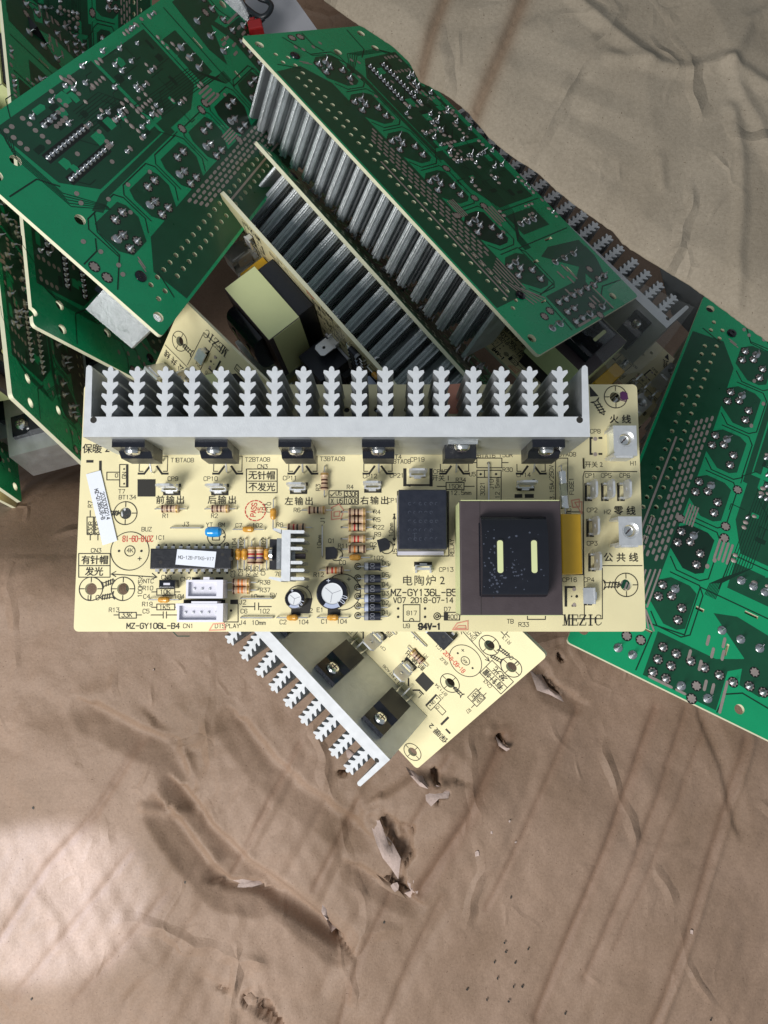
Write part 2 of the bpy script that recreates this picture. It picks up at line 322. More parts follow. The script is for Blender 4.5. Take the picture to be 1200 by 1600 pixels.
def holed_sheet(outline, holes):
    cu = bpy.data.curves.new('sheet', 'CURVE'); cu.dimensions = '2D'; cu.fill_mode = 'BOTH'
    for P in [outline] + holes:
        sp = cu.splines.new('POLY'); sp.points.add(len(P) - 1); sp.use_cyclic_u = True
        for q, p in zip(sp.points, P): q.co = (p[0], p[1], 0, 1)
    o = bpy.data.objects.new('p', cu); S.collection.objects.link(o); dg = bpy.context.evaluated_depsgraph_get(); me = bpy.data.meshes.new_from_object(o.evaluated_get(dg))
    vs = [tuple(v.co) for v in me.vertices]; fs = []
    for p in me.polygons: fs.append(tuple(p.vertices) if p.normal.z < 0 else tuple(p.vertices)[::-1])
    bpy.data.objects.remove(o); bpy.data.curves.remove(cu); bpy.data.meshes.remove(me); return vs, fs
ROOT = bpy.data.objects.new('circuit_board', None); S.collection.objects.link(ROOT)
panel_me = panel_mesh(); panel = bpy.data.objects.new('board_panel', panel_me); S.collection.objects.link(panel); panel.parent = ROOT

TU = [2.47, 5.0, 7.55, 10.1, 12.7, 15.3]           # transistor stations along the heatsink
# ---- underside copper picture: patches, gap lines, tinned dashes (thin raised sheets under the panel)
def under():
    b = MB(); z = [-TH - .004]
    def patch(pts, mn): 
        z[0] -= 2e-5; b.add([(x, y, z[0]) for x, y in pts], [tuple(range(len(pts)))[::-1]], mn)
    def line(pts, wd, mn):
        P = [Vector(p) for p in pts]
        for a, c in zip(P, P[1:]):
            d = (c - a).normalized(); n = Vector((-d.y, d.x)) * wd / 2; e = d * wd * .3
            patch([tuple(a - e - n), tuple(c + e - n), tuple(c + e + n), tuple(a - e + n)], mn)
    bare = 'mask_bare'
    inner = [(2.3, 8.28), (2.15, 6.8), (3.4, 5.95), (9.0, 5.85), (16.0, 5.95), (16.45, 6.5), (16.45, 8.28)]
    hv = [circle(x, y, .115, 10) for x, y in VENT if 2.33 < x < 16.3]
    vs_, fs_ = holed_sheet(inner, hv); z[0] -= 2e-5; b.add([(x, y, z[0]) for x, y, _ in vs_], fs_, bare)
    for k, u in enumerate(TU):
        patch([(u - .55, 4.35), (u + 1.05, 4.35), (u + 1.25, 4.65), (u + 1.25, 5.2), (u + .6, 5.95), (u - .4, 5.95), (u - .75, 5.5), (u - .75, 4.7)], bare if k != 4 else 'mask_gap')
        line([(u - .95, 5.6), (u - .95, 4.35), (u - .6, 4.1), (u + 1.2, 4.1), (u + 1.45, 4.4), (u + 1.45, 5.4), (u + 1.0, 5.8)], .05, 'mask_gap')
    patch([(16.75, 1.75), (17.2, 2.35), (18.85, 2.35), (18.85, 5.3), (16.95, 5.3), (16.95, 2.9), (15.6, .25), (16.3, .25)], bare)
    patch([(15.2, .3), (16.4, .3), (17.6, .95), (17.5, 1.8), (16.4, 1.9), (15.2, 3.5), (14.9, 2.6)], bare)
    patch([(12.7, 1.2), (13.9, 1.2), (13.9, 3.3), (12.7, 3.3)], bare)
    patch([(8.4, .5), (12.2, .5), (12.2, 3.2), (10.8, 3.8), (8.4, 3.8)], bare)
    patch([(2.0, .35), (8.2, .35), (8.2, 3.7), (3.4, 3.7), (2.2, 2.7)], bare)
    patch([(2.3, 4.0), (3.2, 3.8), (8.9, 3.75), (8.9, 4.0), (3.5, 4.05), (2.6, 4.3)], bare)
    for x0, y0, x1, y1 in ((2.6, 1.75, 5.3, 2.12), (2.6, 2.7, 5.3, 3.05), (3.7, .95, 5.0, 1.22), (5.9, 2.0, 7.7, 2.5)):
        patch([(x0, y0), (x1, y0), (x1, y1), (x0, y1)], 'mask_black' if x0 != 5.9 else 'mask_gap')
    rnd = random.Random(3)
    for k in range(9):
        o = k * .11
        line([(5.4, 1.3 + o), (7.2 + o, 1.3 + o), (8.2 + o * .4, 2.4 + o), (12.6 + o, 2.6 + o), (13.8 + o * .3, 3.55 + o * .5), (14.6, 3.6 + o * .5)], .032, 'mask_gap')
    for k in range(5):
        o = k * .12
        line([(2.2, .4 + o), (1.9 - o * .5, .9 + o), (1.95 - o * .4, 3.0 + o), (3.0, 4.2 + o * .4)], .03, 'mask_gap')
    for k in range(22):
        x = rnd.uniform(2.3, 11.5); y = rnd.uniform(.3, 3.6); d = rnd.choice([(.6, 0), (0, .6), (.5, .5), (.5, -.5), (.9, 0)])
        line([(x, y), (x + d[0], y + d[1]), (x + d[0] * 1.2 + .3, y + d[1])], .035, 'mask_gap')
    for k in range(26):
        x = rnd.uniform(2.3, 12.5); y = rnd.uniform(.4, 3.3); w_, h_ = rnd.uniform(.15, .6), rnd.uniform(.12, .45)
        patch([(x, y), (x + w_, y), (x + w_ * 1.2, y + h_ * .5), (x + w_, y + h_), (x, y + h_)], rnd.choice(['mask_green', 'mask_green', 'mask_gap']))
    for pts in ([(0.2, 2.1), (1.6, 2.2), (2.1, 2.8)], [(0.15, 5.0), (1.0, 5.0), (1.4, 4.7)], [(.3, 6.3), (1.6, 5.6), (1.7, 4.6), (2.3, 4.1)], [(17.9, .1), (17.75, 1.6), (18.1, 2.2), (18.9, 2.3)], [(14.4, .3), (14.4, 4.3), (16.6, 4.3), (16.8, 5.7), (16.2, 6.1)], [(12.4, .3), (12.4, 3.5), (14.1, 3.6)], [(17.1, 5.5), (18.8, 5.6)], [(2.3, 6.9), (1.9, 7.9)]):
        line(pts, .05, 'mask_gap')
    # tinned copper: four staggered dash rows, long strips, short bars
    def pill(x0, y0, x1, y1, wd, mn='tinned'):
        a, c = Vector((x0, y0)), Vector((x1, y1)); d = (c - a).normalized(); n = Vector((-d.y, d.x)) * wd / 2; e = d * wd * .45
        patch([tuple(a - n), tuple(c - n), tuple(c + e - n * .5), tuple(c + e + n * .5), tuple(c + n), tuple(a + n), tuple(a - e + n * .5), tuple(a - e - n * .5)], mn)
    for r, v in enumerate((6.1, 6.3, 6.5, 6.69)):
        u = 6.5 + r * .19
        while u < 14.2: pill(u - .09, v, u + .10, v, .115); u += .408
    for r in range(5):
        pill(14.45 + r * .1, 6.0 + r * .18, 16.2 - r * .22, 6.0 + r * .18, .075)
        pill(16.35 - r * .22, 6.0 + r * .18, 17.0, 5.45 + r * .22, .07)
    pill(8.2, 7.27, 16.2, 7.27, .09)
    for k in range(8): pill(12.4 + k * .46, 6.92, 12.7 + k * .46, 6.92, .09); pill(12.4 + k * .46, 7.05, 12.7 + k * .46, 7.05, .07)
    for k in range(4): pill(11.05 + .0 * k, 5.75 - k * .12, 12.0, 5.75 - k * .12, .07); pill(12.0, 3.6 + k * .18, 12.9, 3.6 + k * .18, .1)
    pill(18.8, 5.05, 18.8, 4.15, .11); pill(17.6, 2.25, 18.85, 2.2, .11); pill(18.8, 3.95, 18.8, 3.6, .1)
    for u_, v_ in ((17.1, 3.9), (17.3, 3.4), (17.95, 3.0), (17.95, 2.7), (16.6, 3.1), (16.5, 2.7), (16.2, 3.4), (16.0, 2.8)): pill(u_, v_, u_ + .35, v_ - .02, .12)
    for s_ in (0, 1): pill(2.15 - s_ * .12, 6.1 + s_ * .1, 2.0 - s_ * .12, 6.5 + s_ * .1, .06)
    # dots left unsoldered
    OV = [(3.29, .57), (3.32, .82), (3.29, 1.07), (3.32, 1.33), (3.31, 1.57), (2.63, .58), (2.31, .59), (2.31, .86), (2.32, 1.1), (2.34, 1.35), (4.78, 1.05), (5.03, 1.06), (5.29, .78), (5.34, 1.02), (4.18, 1.35), (4.4, 1.35), (4.62, 1.33), (4.84, 1.32),
          (6.33, .38), (6.61, .37), (6.3, .97), (7.09, 1.08), (5.33, .42), (11.25, .22), (11.63, .21), (11.98, .2), (12.57, .18), (5.6, 2.3), (5.5, 2.7), (3.9, 2.4), (4.9, 3.3), (2.4, 3.3), (2.2, 3.6), (8.3, 2.6), (8.7, 2.3), (13.0, 4.1), (13.4, 4.3), (2.0, 5.1), (3.6, 4.9), (4.6, 4.2), (6.0, 4.4), (1.1, 5.1), (1.2, 5.8), (1.0, 6.1), (0.9, 4.5), (3.3, 4.1)]
    for x, y in OV:
        patch([(x + .115 * math.cos(t * PI / 5), y + .085 * math.sin(t * PI / 5)) for t in range(10)], 'tinned')
    return b.build('copper_tracks', ROOT)
under()
# ---- solder: star pads with black rings, cones with a clipped pin
def star_mesh(pin=True):
    b = MB(); z = -TH - .006
    ring = [(0.215 * math.cos(2 * PI * i / 16), 0.215 * math.sin(2 * PI * i / 16), z) for i in range(16)]
    b.add(ring, [tuple(range(16))[::-1]], 'mask_black')
    st = [((.19 if i % 2 == 0 else .135) * math.cos(2 * PI * i / 16), (.19 if i % 2 == 0 else .135) * math.sin(2 * PI * i / 16), z - .003) for i in range(16)]
    b.add(st, [tuple(range(16))[::-1]], 'tinned')
    if pin:
        b.lathe([(.13, z - .004), (.09, z - .05), (.05, z - .11), (.04, z - .17), (.0, z - .19)], 'solder', n=10)
        b.box(-.03, .03, -.012, .012, z - .24, z - .1, 'solder')
    return b
def cone_mesh(h=.2, sx=1.0):
    b = MB(); z = -TH - .005
    b.lathe([(.125 * sx, z), (.11 * sx, z - .03), (.05, z - .09), (.026, z - h), (.0, z - h - .01)], 'solder', n=10)
    b.tube([(0, 0, z - .05), (.03, .02, z - h), (.07, .03, z - h - .08)], .018, 'solder', 5)
    return b
so_star = star_mesh(True).build('solder_joint', ROOT, True); so_flat = star_mesh(False).build('solder_joint', ROOT); so_cone = cone_mesh().build('solder_joint', ROOT, True); so_big = cone_mesh(.26, 1.5).build('solder_joint', ROOT, True)
protos = {'s': so_star, 'f': so_flat, 'c': so_cone, 'b': so_big}; used = set()
def joint(k, x, y, rz=None):
    o = protos[k]
    if k in used: o = o.copy(); S.collection.objects.link(o); o.parent = ROOT
    used.add(k); o.location = (x, y, 0); o.rotation_euler = (0, 0, random.uniform(0, 6) if k in 'cb' else 0)
for u in TU:
    joint('s', u, 5.25); joint('s', u - .27, 5.72); joint('s', u + .27, 5.72); joint('s', u + .3, 4.72); joint('s', u + .84, 4.72); joint('b', u - .35, 5.2)
for x, y, k in ((17.46, 4.92, 's'), (17.47, 4.37, 's'), (17.48, 3.77, 's'), (17.48, 3.21, 's'), (17.49, 2.6, 's'), (17.51, 2.04, 's'), (18.01, 4.95, 's'), (18.02, 4.41, 's'), (18.57, 4.98, 's'), (18.58, 4.44, 's'), (18.57, 3.82, 'b'), (18.3, 3.29, 'f'), (18.85, 3.32, 'f'), (18.56, 2.76, 'b'), (16.74, 1.38, 'f'), (17.36, 1.42, 's'), (17.34, .87, 's'),
                (11.87, 5.95, 'f'), (9.4, 4.1, 'f'), (11.31, 4.1, 'f'), (11.84, 4.0, 'f'), (17.6, 5.8, 'f'), (18.3, 5.9, 'b'), (17.7, 6.35, 'f'), (18.3, 6.5, 'b'), (.37, 5.28, 'f'), (.39, 5.8, 'f'), (15.72, 3.0, 'b'), (15.72, 2.22, 'b'), (15.72, 1.44, 'b'), (13.33, 2.86, 'b'), (13.34, 2.34, 'b'), (13.35, 1.84, 'b')): joint(k, x, y)
for x, y in ((3.66, .7), (4.96, .65), (3.78, 1.11), (4.18, 1.09), (4.44, 1.08), (7.57, .33), (6.3, .75), (7.01, .82), (4.73, 1.5), (6.22, 1.96), (9.13, .31), (9.09, .92), (9.14, 1.21), (9.09, 1.93), (10.06, .57), (10.04, 1.15), (6.75, 2.0), (7.3, 2.22), (6.75, 2.35), (8.1, 1.5), (8.6, 3.0), (7.6, 3.1)): joint('c', x, y)
# remaining small joints as one mass
b = MB()
def tiny(x, y, s=.7, kind=None):
    q = MB(); z = -TH - .005; kind = kind or random.choice('oooc')
    if kind == 'o': q.lathe([(.13, z), (.115, z - .015), (.07, z - .035), (.03, z - .05), (0, z - .052)], 'tinned', Matrix.Diagonal((.75, 1.0, 1, 1)), 10)
    else: q.lathe([(.12, z), (.10, z - .03), (.045, z - .08), (.02, z - .14), (0, z - .15)], 'solder', None, 9)
    T = T3(x, y, 0, random.uniform(-.3, .3) if kind == 'o' else random.uniform(0, 6)) @ Matrix.Diagonal((s * 1.2, s * 1.2, 1, 1)); o = len(b.v); b.v += [tuple(T @ Vector(p)) for p in q.v]
    for f, m_ in zip(q.f, q.m): b.f.append([i + o for i in f]); b.m.append(b.mi(q.names[m_]))
for i in range(10): tiny(2.75 + i * .254, 1.93, .75, 'c'); tiny(2.75 + i * .254, 2.86, .75, 'c')
for i in range(4): tiny(5.29 + i * .1, 1.93); tiny(5.29 + i * .1, 2.86)
rnd = random.Random(11)
for k in range(38):
    x_, y_ = rnd.uniform(5.6, 13.2), round(rnd.uniform(.3, 3.5) / .26) * .26; v_ = rnd.random() < .4
    for j in range(rnd.randint(1, 4)): tiny(x_ + (0 if v_ else j * .26), y_ + (j * .26 if v_ else 0), rnd.uniform(.6, .85))
o = b.build('small_solder_joints', ROOT, True); o['kind'] = 'stuff'
# ---- heatsink: extruded profile
def fin_poly(cx, y0, y1):
    L = [( .075, y0)]
    n = 4; st = (y1 - y0 - .12) / n
    for k in range(n):
        y = y0 + .08 + k * st
        L += [(.085, y + .02), (.20, y + st * .42), (.25, y + st * .60), (.235, y + st * .82), (.17, y + st * .80), (.085, y + st * .72)]
    L += [(.075, y1 - .05), (.04, y1), (0, y1 + .015)]
    R = [(cx + a, c) for a, c in L]; Lf = [(cx - a, c) for a, c in L[::-1][1:]]
    return R + Lf
HSV0 = 5.95
b = MB(); H0, H1 = .02, 2.95; U0, U1 = 1.25, 16.5
b.prism([(U0, HSV0), (U1, HSV0), (U1, HSV0 + .6), (U1 - .35, HSV0 + .62), (U0 + .35, HSV0 + .62), (U0, HSV0 + .6)], H0, H1, 'alu', 'alu_cut')
for s_, ue in ((1, U0), (-1, U1)):
    P = [(ue, HSV0 + .598), (ue + s_ * .22, HSV0 + .598), (ue + s_ * .2, 8.05), (ue + s_ * .16, 8.14), (ue + s_ * .08, 8.17), (ue + s_ * .01, 8.1)]
    b.prism(P if s_ > 0 else P[::-1], H0, H1 - .001, 'alu', 'alu_cut')
hs = b.build('heatsink', ROOT)
b = MB()
finu = [172, 214, 258, 300, 345, 387, 429, 474, 518, 561, 602, 650, 690, 740, 784, 828, 875]
for x in finu:
    q = dp(x, 600, 2.95)
    b.prism(fin_poly(q[0], HSV0 + .61, 8.12), H0, H1 - .002, 'alu', 'alu_cut')
o = b.build('fins', hs)
for ue in (U0 + .3, U1 - .3):       # screw channels
    q = MB(); q.lathe([(.10, H1 + .002), (.10, H1 + .004)], 'ink', T3(ue, HSV0 + .52), n=12); q.box(ue - .035, ue + .035, HSV0 + .55, HSV0 + .64, H1 + .0005, H1 + .003, 'ink'); q.build('screw_channel', hs)
for x in (1.52, 16.4):
    q = MB(); q.lathe([(.23, -TH - .012), (.22, -TH - .05), (.12, -TH - .08), (.05, -TH - .06), (0, -TH - .06)], 'black_gloss', T3(x, 6.58), n=14); q.build('mounting_screw', hs, True)
# ---- transistors
def transistor(u, tab=False):
    b = MB(); v = HSV0 - .004; w0 = .75
    b.prism([(-.5, -.44), (.5, -.44), (.5, 0), (-.5, 0)], 0, 1.0, 'black_plastic', T=T3(u, v, w0))
    def yz(pts, x0, x1, mn):  # profile in (v,w)
        n = len(pts); vs = [(x0, p, r) for p, r in pts] + [(x1, p, r) for p, r in pts]
        b.add(vs, [(i, (i + 1) % n, n + (i + 1) % n, n + i) for i in range(n)] + [tuple(range(n))[::-1], tuple(range(n, 2 * n))], mn, T3(u, v, w0))
    if tab:
        yz([(-.12, 1.0), (0, 1.0), (0, 1.7), (-.12, 1.7)], -.46, .46, 'steel')
    else:
        yz([(-.44, 1.0), (0, 1.0), (0, 1.85), (-.24, 1.85), (-.26, 1.25)], -.5, .5, 'black_gloss')
    t = b.build('transistor', ROOT)
    sc = MB(); Rm = T3(u, v - (.25 if not tab else .13), w0 + 1.42) @ Matrix.Rotation(PI / 2, 4, 'X')
    sc.lathe([(.25, 0), (.25, .05), (.21, .12), (.12, .16), (.0, .165)], 'steel', Rm, n=20)
    sc.box(-.14, .14, -.022, .022, .155, .172, 'core_grey', Rm); sc.box(-.022, .022, -.14, .14, .1555, .1725, 'core_grey', Rm)
    sc.build('screw', t, True)
    for dx, y1 in ((-.25, -.22), (0, -.62), (.25, -.22)):
        l = MB(); T = T3(u, v, 0); l.tube([(dx, -.25, w0 + .05), (dx, -.28, .55), (dx * 1.1, y1, .3), (dx * 1.1, y1, -.1)], .034, 'lead', 6, T); l.build('leg', t, True)
    return t
for k, u in enumerate(TU): transistor(u + .03, k == 4)
# ---- transformer
b = MB(); cx0, cx1, cy0, cy1 = 12.62, 15.69, .62, 4.08
b.rbox(cx0, cx1, cy0, cy1, .85, 2.4, .03, 'core_grey')
tr = b.build('transformer', ROOT)
q = MB(); q.box(cx0 + .03, cx1 - .03, cy0 - .02, cy1 + .03, .84, 2.37, 'tape_green'); q.box(cx0 - .012, cx1 + .012, cy0 + .02, cy1 - .02, .85, 2.18, 'tape_green'); q.build('winding_tape', tr)
q = MB(); q.box(cx0 + .6, cx0 + .615, cy0 + .01, cy1 - .01, 2.395, 2.404, 'ink'); q.box(13.18, 13.28, 1.2, 3.4, 2.39, 2.43, 'black_gloss'); q.build('core_seam', tr)
q = MB()
pts = []
for i in range(13):
    a = PI * i / 12; pts.append((2.38 + 1.22 * math.cos(a) if 0 < i < 12 else 2.38 + 1.22 * math.cos(a), 2.45 + .62 * math.sin(a) ** .55))
x0, x1 = 13.2, 15.15; n = len(pts)
vs = [(x0, a, c) for a, c in pts] + [(x1, a, c) for a, c in pts] + [(x0, 1.16, 2.38), (x0, 3.6, 2.38), (x1, 1.16, 2.38), (x1, 3.6, 2.38)]
q.add(vs, [(i, i + 1, n + i + 1, n + i) for i in range(n - 1)] + [tuple(range(n))[::-1], tuple(range(n, 2 * n))], 'black_gloss')
q.box(12.75, 15.5, .7, 4.0, .05, .838, 'black_plastic')
bob = q.build('bobbin', tr, True)
for x in (13.72, 14.72):
    q = MB(); T = T3(x, 2.35, 3.055); P = rrect(-.115, -.52, .115, .52, .08); q.prism(P, 0, .015, 'black_plastic', 'black_plastic', T)
    P = rrect(-.085, -.48, .085, .48, .07); q.prism(P, 0.005, .022, 'tape_green', 'tape_green', T)
    q.build('winding_slot', bob)
q = MB(); rnd = random.Random(5)
for k in range(110):
    x = rnd.choice([rnd.uniform(13.3, 15.0), rnd.gauss(13.5, .15), rnd.gauss(14.1, .3)]); y = rnd.choice([rnd.uniform(1.4, 3.2), rnd.gauss(1.9, .3)]); x = min(max(x, 13.25), 15.1)
    r = rnd.uniform(.008, .035); 
    if any(abs(x - s) < .16 for s in (13.72, 14.72)) and abs(y - 2.35) < .55: continue
    zz = 2.45 + .62 * math.sqrt(max(0, 1 - ((y - 2.38) / 1.22) ** 2)) ** .55 + .004
    n = 7; q.add([(x + r * rnd.uniform(.4, 1.6) * math.cos(2 * PI * i / n), y + r * rnd.uniform(.4, 1.6) * math.sin(2 * PI * i / n), zz) for i in range(n)], [tuple(range(n))], 'worn')
q.build('flux_residue', bob)
# ---- relay
b = MB(); x0, y0 = dp(623, 858, 1.6); x1, y1 = dp(698, 765, 1.6)
b.rbox(x0, x1, y0, y1, .12, 1.6, .035, 'navy_plastic'); rl = b.build('relay', ROOT)
q = Ink(); q.z = 1.602
for r in range(5):
    for k in range(6 if r % 2 == 0 else 5): q.circ((x0 + .35 + k * .17, y1 - .45 - r * .28), .045, .012, 'worn', rnd.uniform(0, 90), rnd.uniform(160, 330), 6)
q.text('T', (x0 + .5, y0 + .4), .2, mn='worn', wd=.012); q.b.build('moulded_marks', rl)
q = MB(); q.box(x0 - .01, x1 + .01, y0 - .12, y1, .02, .118, 'nylon_inside'); q.build('base', rl)
# ---- film capacitor (yellow box)
x0, y0 = dp(879, 897, 1.3); x1, y1 = dp(908, 803, 1.3); b = MB(); b.rbox(x0, x1, y0, y1, .05, 1.3, .04, 'cap_yellow'); b.build('film_capacitor', ROOT)
# ---- chip
x0, y0 = dp(234, 889, .42); x1, y1 = dp(362, 857, .42); b = MB()
b.rbox(x0, x1, y0, y1, .1, .42, .03, 'black_plastic'); chip = b.build('chip', ROOT)
for i in range(10):
    for s_ in (0, 1):
        l = MB(); x = 2.78 + i * .254; yy = y0 if s_ == 0 else y1; d = -1 if s_ == 0 else 1
        l.box(x - .06, x + .06, min(yy, yy + d * .09), max(yy, yy + d * .09), .2, .25, 'lead'); l.box(x - .03, x + .03, min(yy + d * .06, yy + d * .09), max(yy + d * .06, yy + d * .09), -.05, .2, 'lead'); l.build('pin', chip)
q = MB(); q.lathe([(.05, .421), (.0, .4215)], 'ink', T3(x1 - .3, y1 - .2)); q.lathe([(.06, .421), (.0, .4215)], 'ink', T3(x0 + .35, y0 + .22)); q.lathe([(.07, .421), (.0, .4215)], 'ink', T3(x1 - .02, (y0 + y1) / 2)); q.build('moulded_dimples', chip)
def rot_rect(pts, z): return [(p[0], p[1], z) for p in pts]
st = MB(); P = [dp(274, 882, .43), dp(335, 887, .43), dp(338, 862, .43), dp(277, 858, .43)]
st.add(rot_rect(P, .427), [(0, 1, 2, 3)], 'paper'); chip_sticker = st.build('sticker', chip)
q = Ink(); q.z = .43; q.text('MQ-12B-PTKG-V17', dp(306, 872, .43), .105, math.radians(-3), wd=.012, ws=.85)
sv = q.b; bpy_st = sv.build('sticker_print', chip)
# ---- axial parts
def axial(name, px, vert, kind, bands=(), L=.62, r=.12, reach=.52, w=None):
    x, y = dp(*px, .14); w = w or r + .02; b = MB(); T = T3(x, y, w, PI / 2 if vert else 0) @ Matrix.Rotation(PI / 2, 4, 'Y')
    R_ = T3(x, y, w, PI / 2 if vert else 0)
    if kind == 'res':
        prof = [(.03, -L / 2)] + [(r * 1.12, -L / 2 + .03), (r * 1.12, -L / 2 + .12), (r * .92, -L / 2 + .18), (r * .92, L / 2 - .18), (r * 1.12, L / 2 - .12), (r * 1.12, L / 2 - .03), (.03, L / 2)]
        b.lathe(prof, 'beige', T, 14)
        pos = [-L / 2 + .075, -.08, .04, .16, L / 2 - .075]
        for bd_, z in zip(bands, pos):
            rr = r * (1.13 if abs(z) > .2 else .94) + .002; b.lathe([(rr, z - .028), (rr, z + .028)], bd_, T, 14)
    elif kind == 'diode':
        b.lathe([(.03, -L / 2), (r, -L / 2 + .01), (r, L / 2 - .01), (.03, L / 2)], 'navy_plastic', T, 16)
        b.lathe([(r + .002, -L / 2 + .02), (r + .002, -L / 2 + .14)], bands[0] if bands else 'band_silver', T, 16)
        q = Ink(); q.z = 0; q.text('D0', (0, 0), .12, PI / 2, .012, 'ink_grey'); b_ = q.b
        o = len(b.v); b.v += [tuple(R_ @ Vector((p[0], p[1], r + .004))) for p in b_.v]; k = b.mi('ink_grey')
        for f in b_.f: b.f.append([i + o for i in f]); b.m.append(k)
    elif kind == 'bead':
        b.lathe([(.02, -.20), (.075, -.17), (.105, -.1), (.10, 0), (.11, .1), (.075, .17), (.02, .20)], 'bead_orange', T, 14)
    o = b.build(name, ROOT, True)
    l = MB(); e = L / 2 if kind != 'bead' else .18
    for s_ in (-1, 1): l.tube([(s_ * (e - .03), 0, 0), (s_ * (reach - .03), 0, 0), (s_ * reach, 0, -.05), (s_ * reach, 0, -w - .05)], .026, 'lead', 6, R_)
    l.build('leads', o, True)
BR_, RD, OR_, BK, GD, VI = 'band_brown', 'band_red', 'band_orange', 'band_black', 'band_gold', 'band_violet'
for px, v_, bd_ in (((266, 795), 0, (BR_, BR_, BR_, BR_, GD)), ((344, 795), 0, (BR_, BR_, BR_, BR_, GD)), ((495, 797), 0, (BR_, BR_, BK, BR_, GD)), ((558, 800), 0, (BR_, BR_, BR_, BR_, GD)), ((558, 812), 0, (BR_, BR_, BR_, BR_, GD)),
                    ((558, 824), 0, (GD, RD, BK, BR_, GD)), ((558, 842), 0, (GD, RD, RD, BK, GD)), ((558, 858), 0, (BR_, OR_, BK, BK, BR_)), ((523, 891), 0, (BR_, RD, OR_, BK, BR_)), ((463, 824), 0, (BR_, RD, BK, OR_, BK)),
                    ((377, 910), 0, (BR_, OR_, OR_, OR_, GD)), ((377, 922), 0, (BR_, OR_, OR_, BR_, GD)), ((507, 752), 1, (BR_, BR_, BR_, BR_, GD)), ((393, 868), 1, (BR_, VI, RD, BR_, GD)), ((406, 868), 1, (BR_, VI, RD, BR_, GD))):
    axial('resistor', px, v_, 'res', bd_)
for px, v_ in (((388, 827), 0), ((427, 803), 1), ((372, 866), 1), ((382, 866), 1), ((417, 866), 1), ((256, 937), 0), ((457, 965), 0), ((520, 965), 0), ((555, 871), 0)):
    axial('ceramic_capacitor', px, v_, 'bead')
for y, bn in ((885, 'band_silver'), (904, 'ink_grey'), (920, 'ink_grey'), (935, 'sleeve_light'), (949, 'sleeve_light'), (963, 'ink_grey')): axial('diode', (582, y), 0, 'diode', (bn,), L=.56, r=.135)
def jumper(a, c):
    b = MB(); p, q = dp(*a), dp(*c); b.tube([(*p, -.05), (*p, .06), (p[0] * .97 + q[0] * .03, p[1] * .97 + q[1] * .03, .1), (p[0] * .03 + q[0] * .97, p[1] * .03 + q[1] * .97, .1), (*q, .06), (*q, -.05)], .03, 'lead', 6)
    b.build('jumper_wire', ROOT, True)
for a, c in (((268, 825), (316, 825)), ((504, 821), (504, 870)), ((377, 935), (427, 935)), ((377, 965), (427, 965)), ((763, 724), (763, 788))): jumper(a, c)
# ---- electrolytics
def elcap(px, r, h, txt):
    x, y = dp(*px); T = T3(x, y); b = MB()
    b.lathe([(r * .94, .02), (r, .06), (r, .16), (r * .95, .2), (r, .26), (r, h - .06), (r * .93, h), (r * .68, h), (r * .67, h - .05)], 'black_gloss', T, 36)
    n = 8; 
    for k in range(n):
        a0, a1 = math.radians(-125 + k * 8), math.radians(-117 + k * 8); rr = r + .003
        b.add([(rr * math.cos(a0), rr * math.sin(a0), .25), (rr * math.cos(a1), rr * math.sin(a1), .25), (rr * math.cos(a1), rr * math.sin(a1), h - .07), (rr * math.cos(a0), rr * math.sin(a0), h - .07)], [(0, 1, 2, 3)], 'sleeve_light', T)
        b.add([(r * .68 * math.cos(a0), r * .68 * math.sin(a0), h + .002), (r * .93 * math.cos(a0), r * .93 * math.sin(a0), h + .002), (r * .93 * math.cos(a1), r * .93 * math.sin(a1), h + .002), (r * .68 * math.cos(a1), r * .68 * math.sin(a1), h + .002)], [(0, 1, 2, 3)], 'sleeve_light', T)
    o = b.build('electrolytic_capacitor', ROOT, True)
    c = MB(); c.lathe([(r * .675, h - .03), (r * .66, h - .012), (r * .60, h - .016), (0, h - .018)], 'cap_top', T, 32)
    c.build('vent_top', o, True)
    q = Ink(); q.z = h - .012
    for a in (90, 210, 330): q.line([(x, y), (x + r * .55 * math.cos(math.radians(a + 50)), y + r * .55 * math.sin(math.radians(a + 50)))], .016, 'ink_grey')
    q.z = h + .004; q.text('+', (x - r * .25, y + r * .8), r * .3, mn='ink_white', wd=.02)
    for i, ch in enumerate(txt):
        a = math.radians(-62 + i * 22); q.text(ch, (x + r * .8 * math.cos(a), y + r * .8 * math.sin(a)), r * .34, a + PI / 2, .02, 'ink_white', ws=.6)
    q.b.build('sleeve_print', o)
elcap((524, 927), .5, 1.55, '100'); elcap((466, 935), .32, 1.05, 'V01')
# ---- TO-92, crystal, small parts
for px, rz in (((520, 866), 0), ((600, 853), .25)):
    x, y = dp(*px); b = MB(); P = [(-.19, -.2), (-.19, .2)] + [(.22 * math.cos(math.radians(a)) - .02, .24 * math.sin(math.radians(a))) for a in range(62, -63, -18)]
    b.prism(P[::-1], .25, .72, 'black_plastic', T=T3(x, y, 0, rz)); o = b.build('small_transistor', ROOT)
    for d in (-.12, 0, .12): l = MB(); l.tube([(x, y + d, .3), (x, y + d, -.05)], .022, 'lead', 5); l.build('leg', o)
x, y = dp(334, 831, .4); b = MB()
vs = []; 
b.lathe([(.0, -.29), (.11, -.26), (.17, -.18), (.18, 0), (.17, .18), (.11, .26), (0, .29)], 'bead_blue', T3(x, y, .42, 0) @ Matrix.Rotation(PI / 2, 4, 'Y'), 18)
o = b.build('crystal', ROOT, True)
for d in (-.2, .2): l = MB(); l.tube([(x + d, y, .4), (x + d, y - .06, -.05)], .022, 'lead', 5); l.build('leg', o)
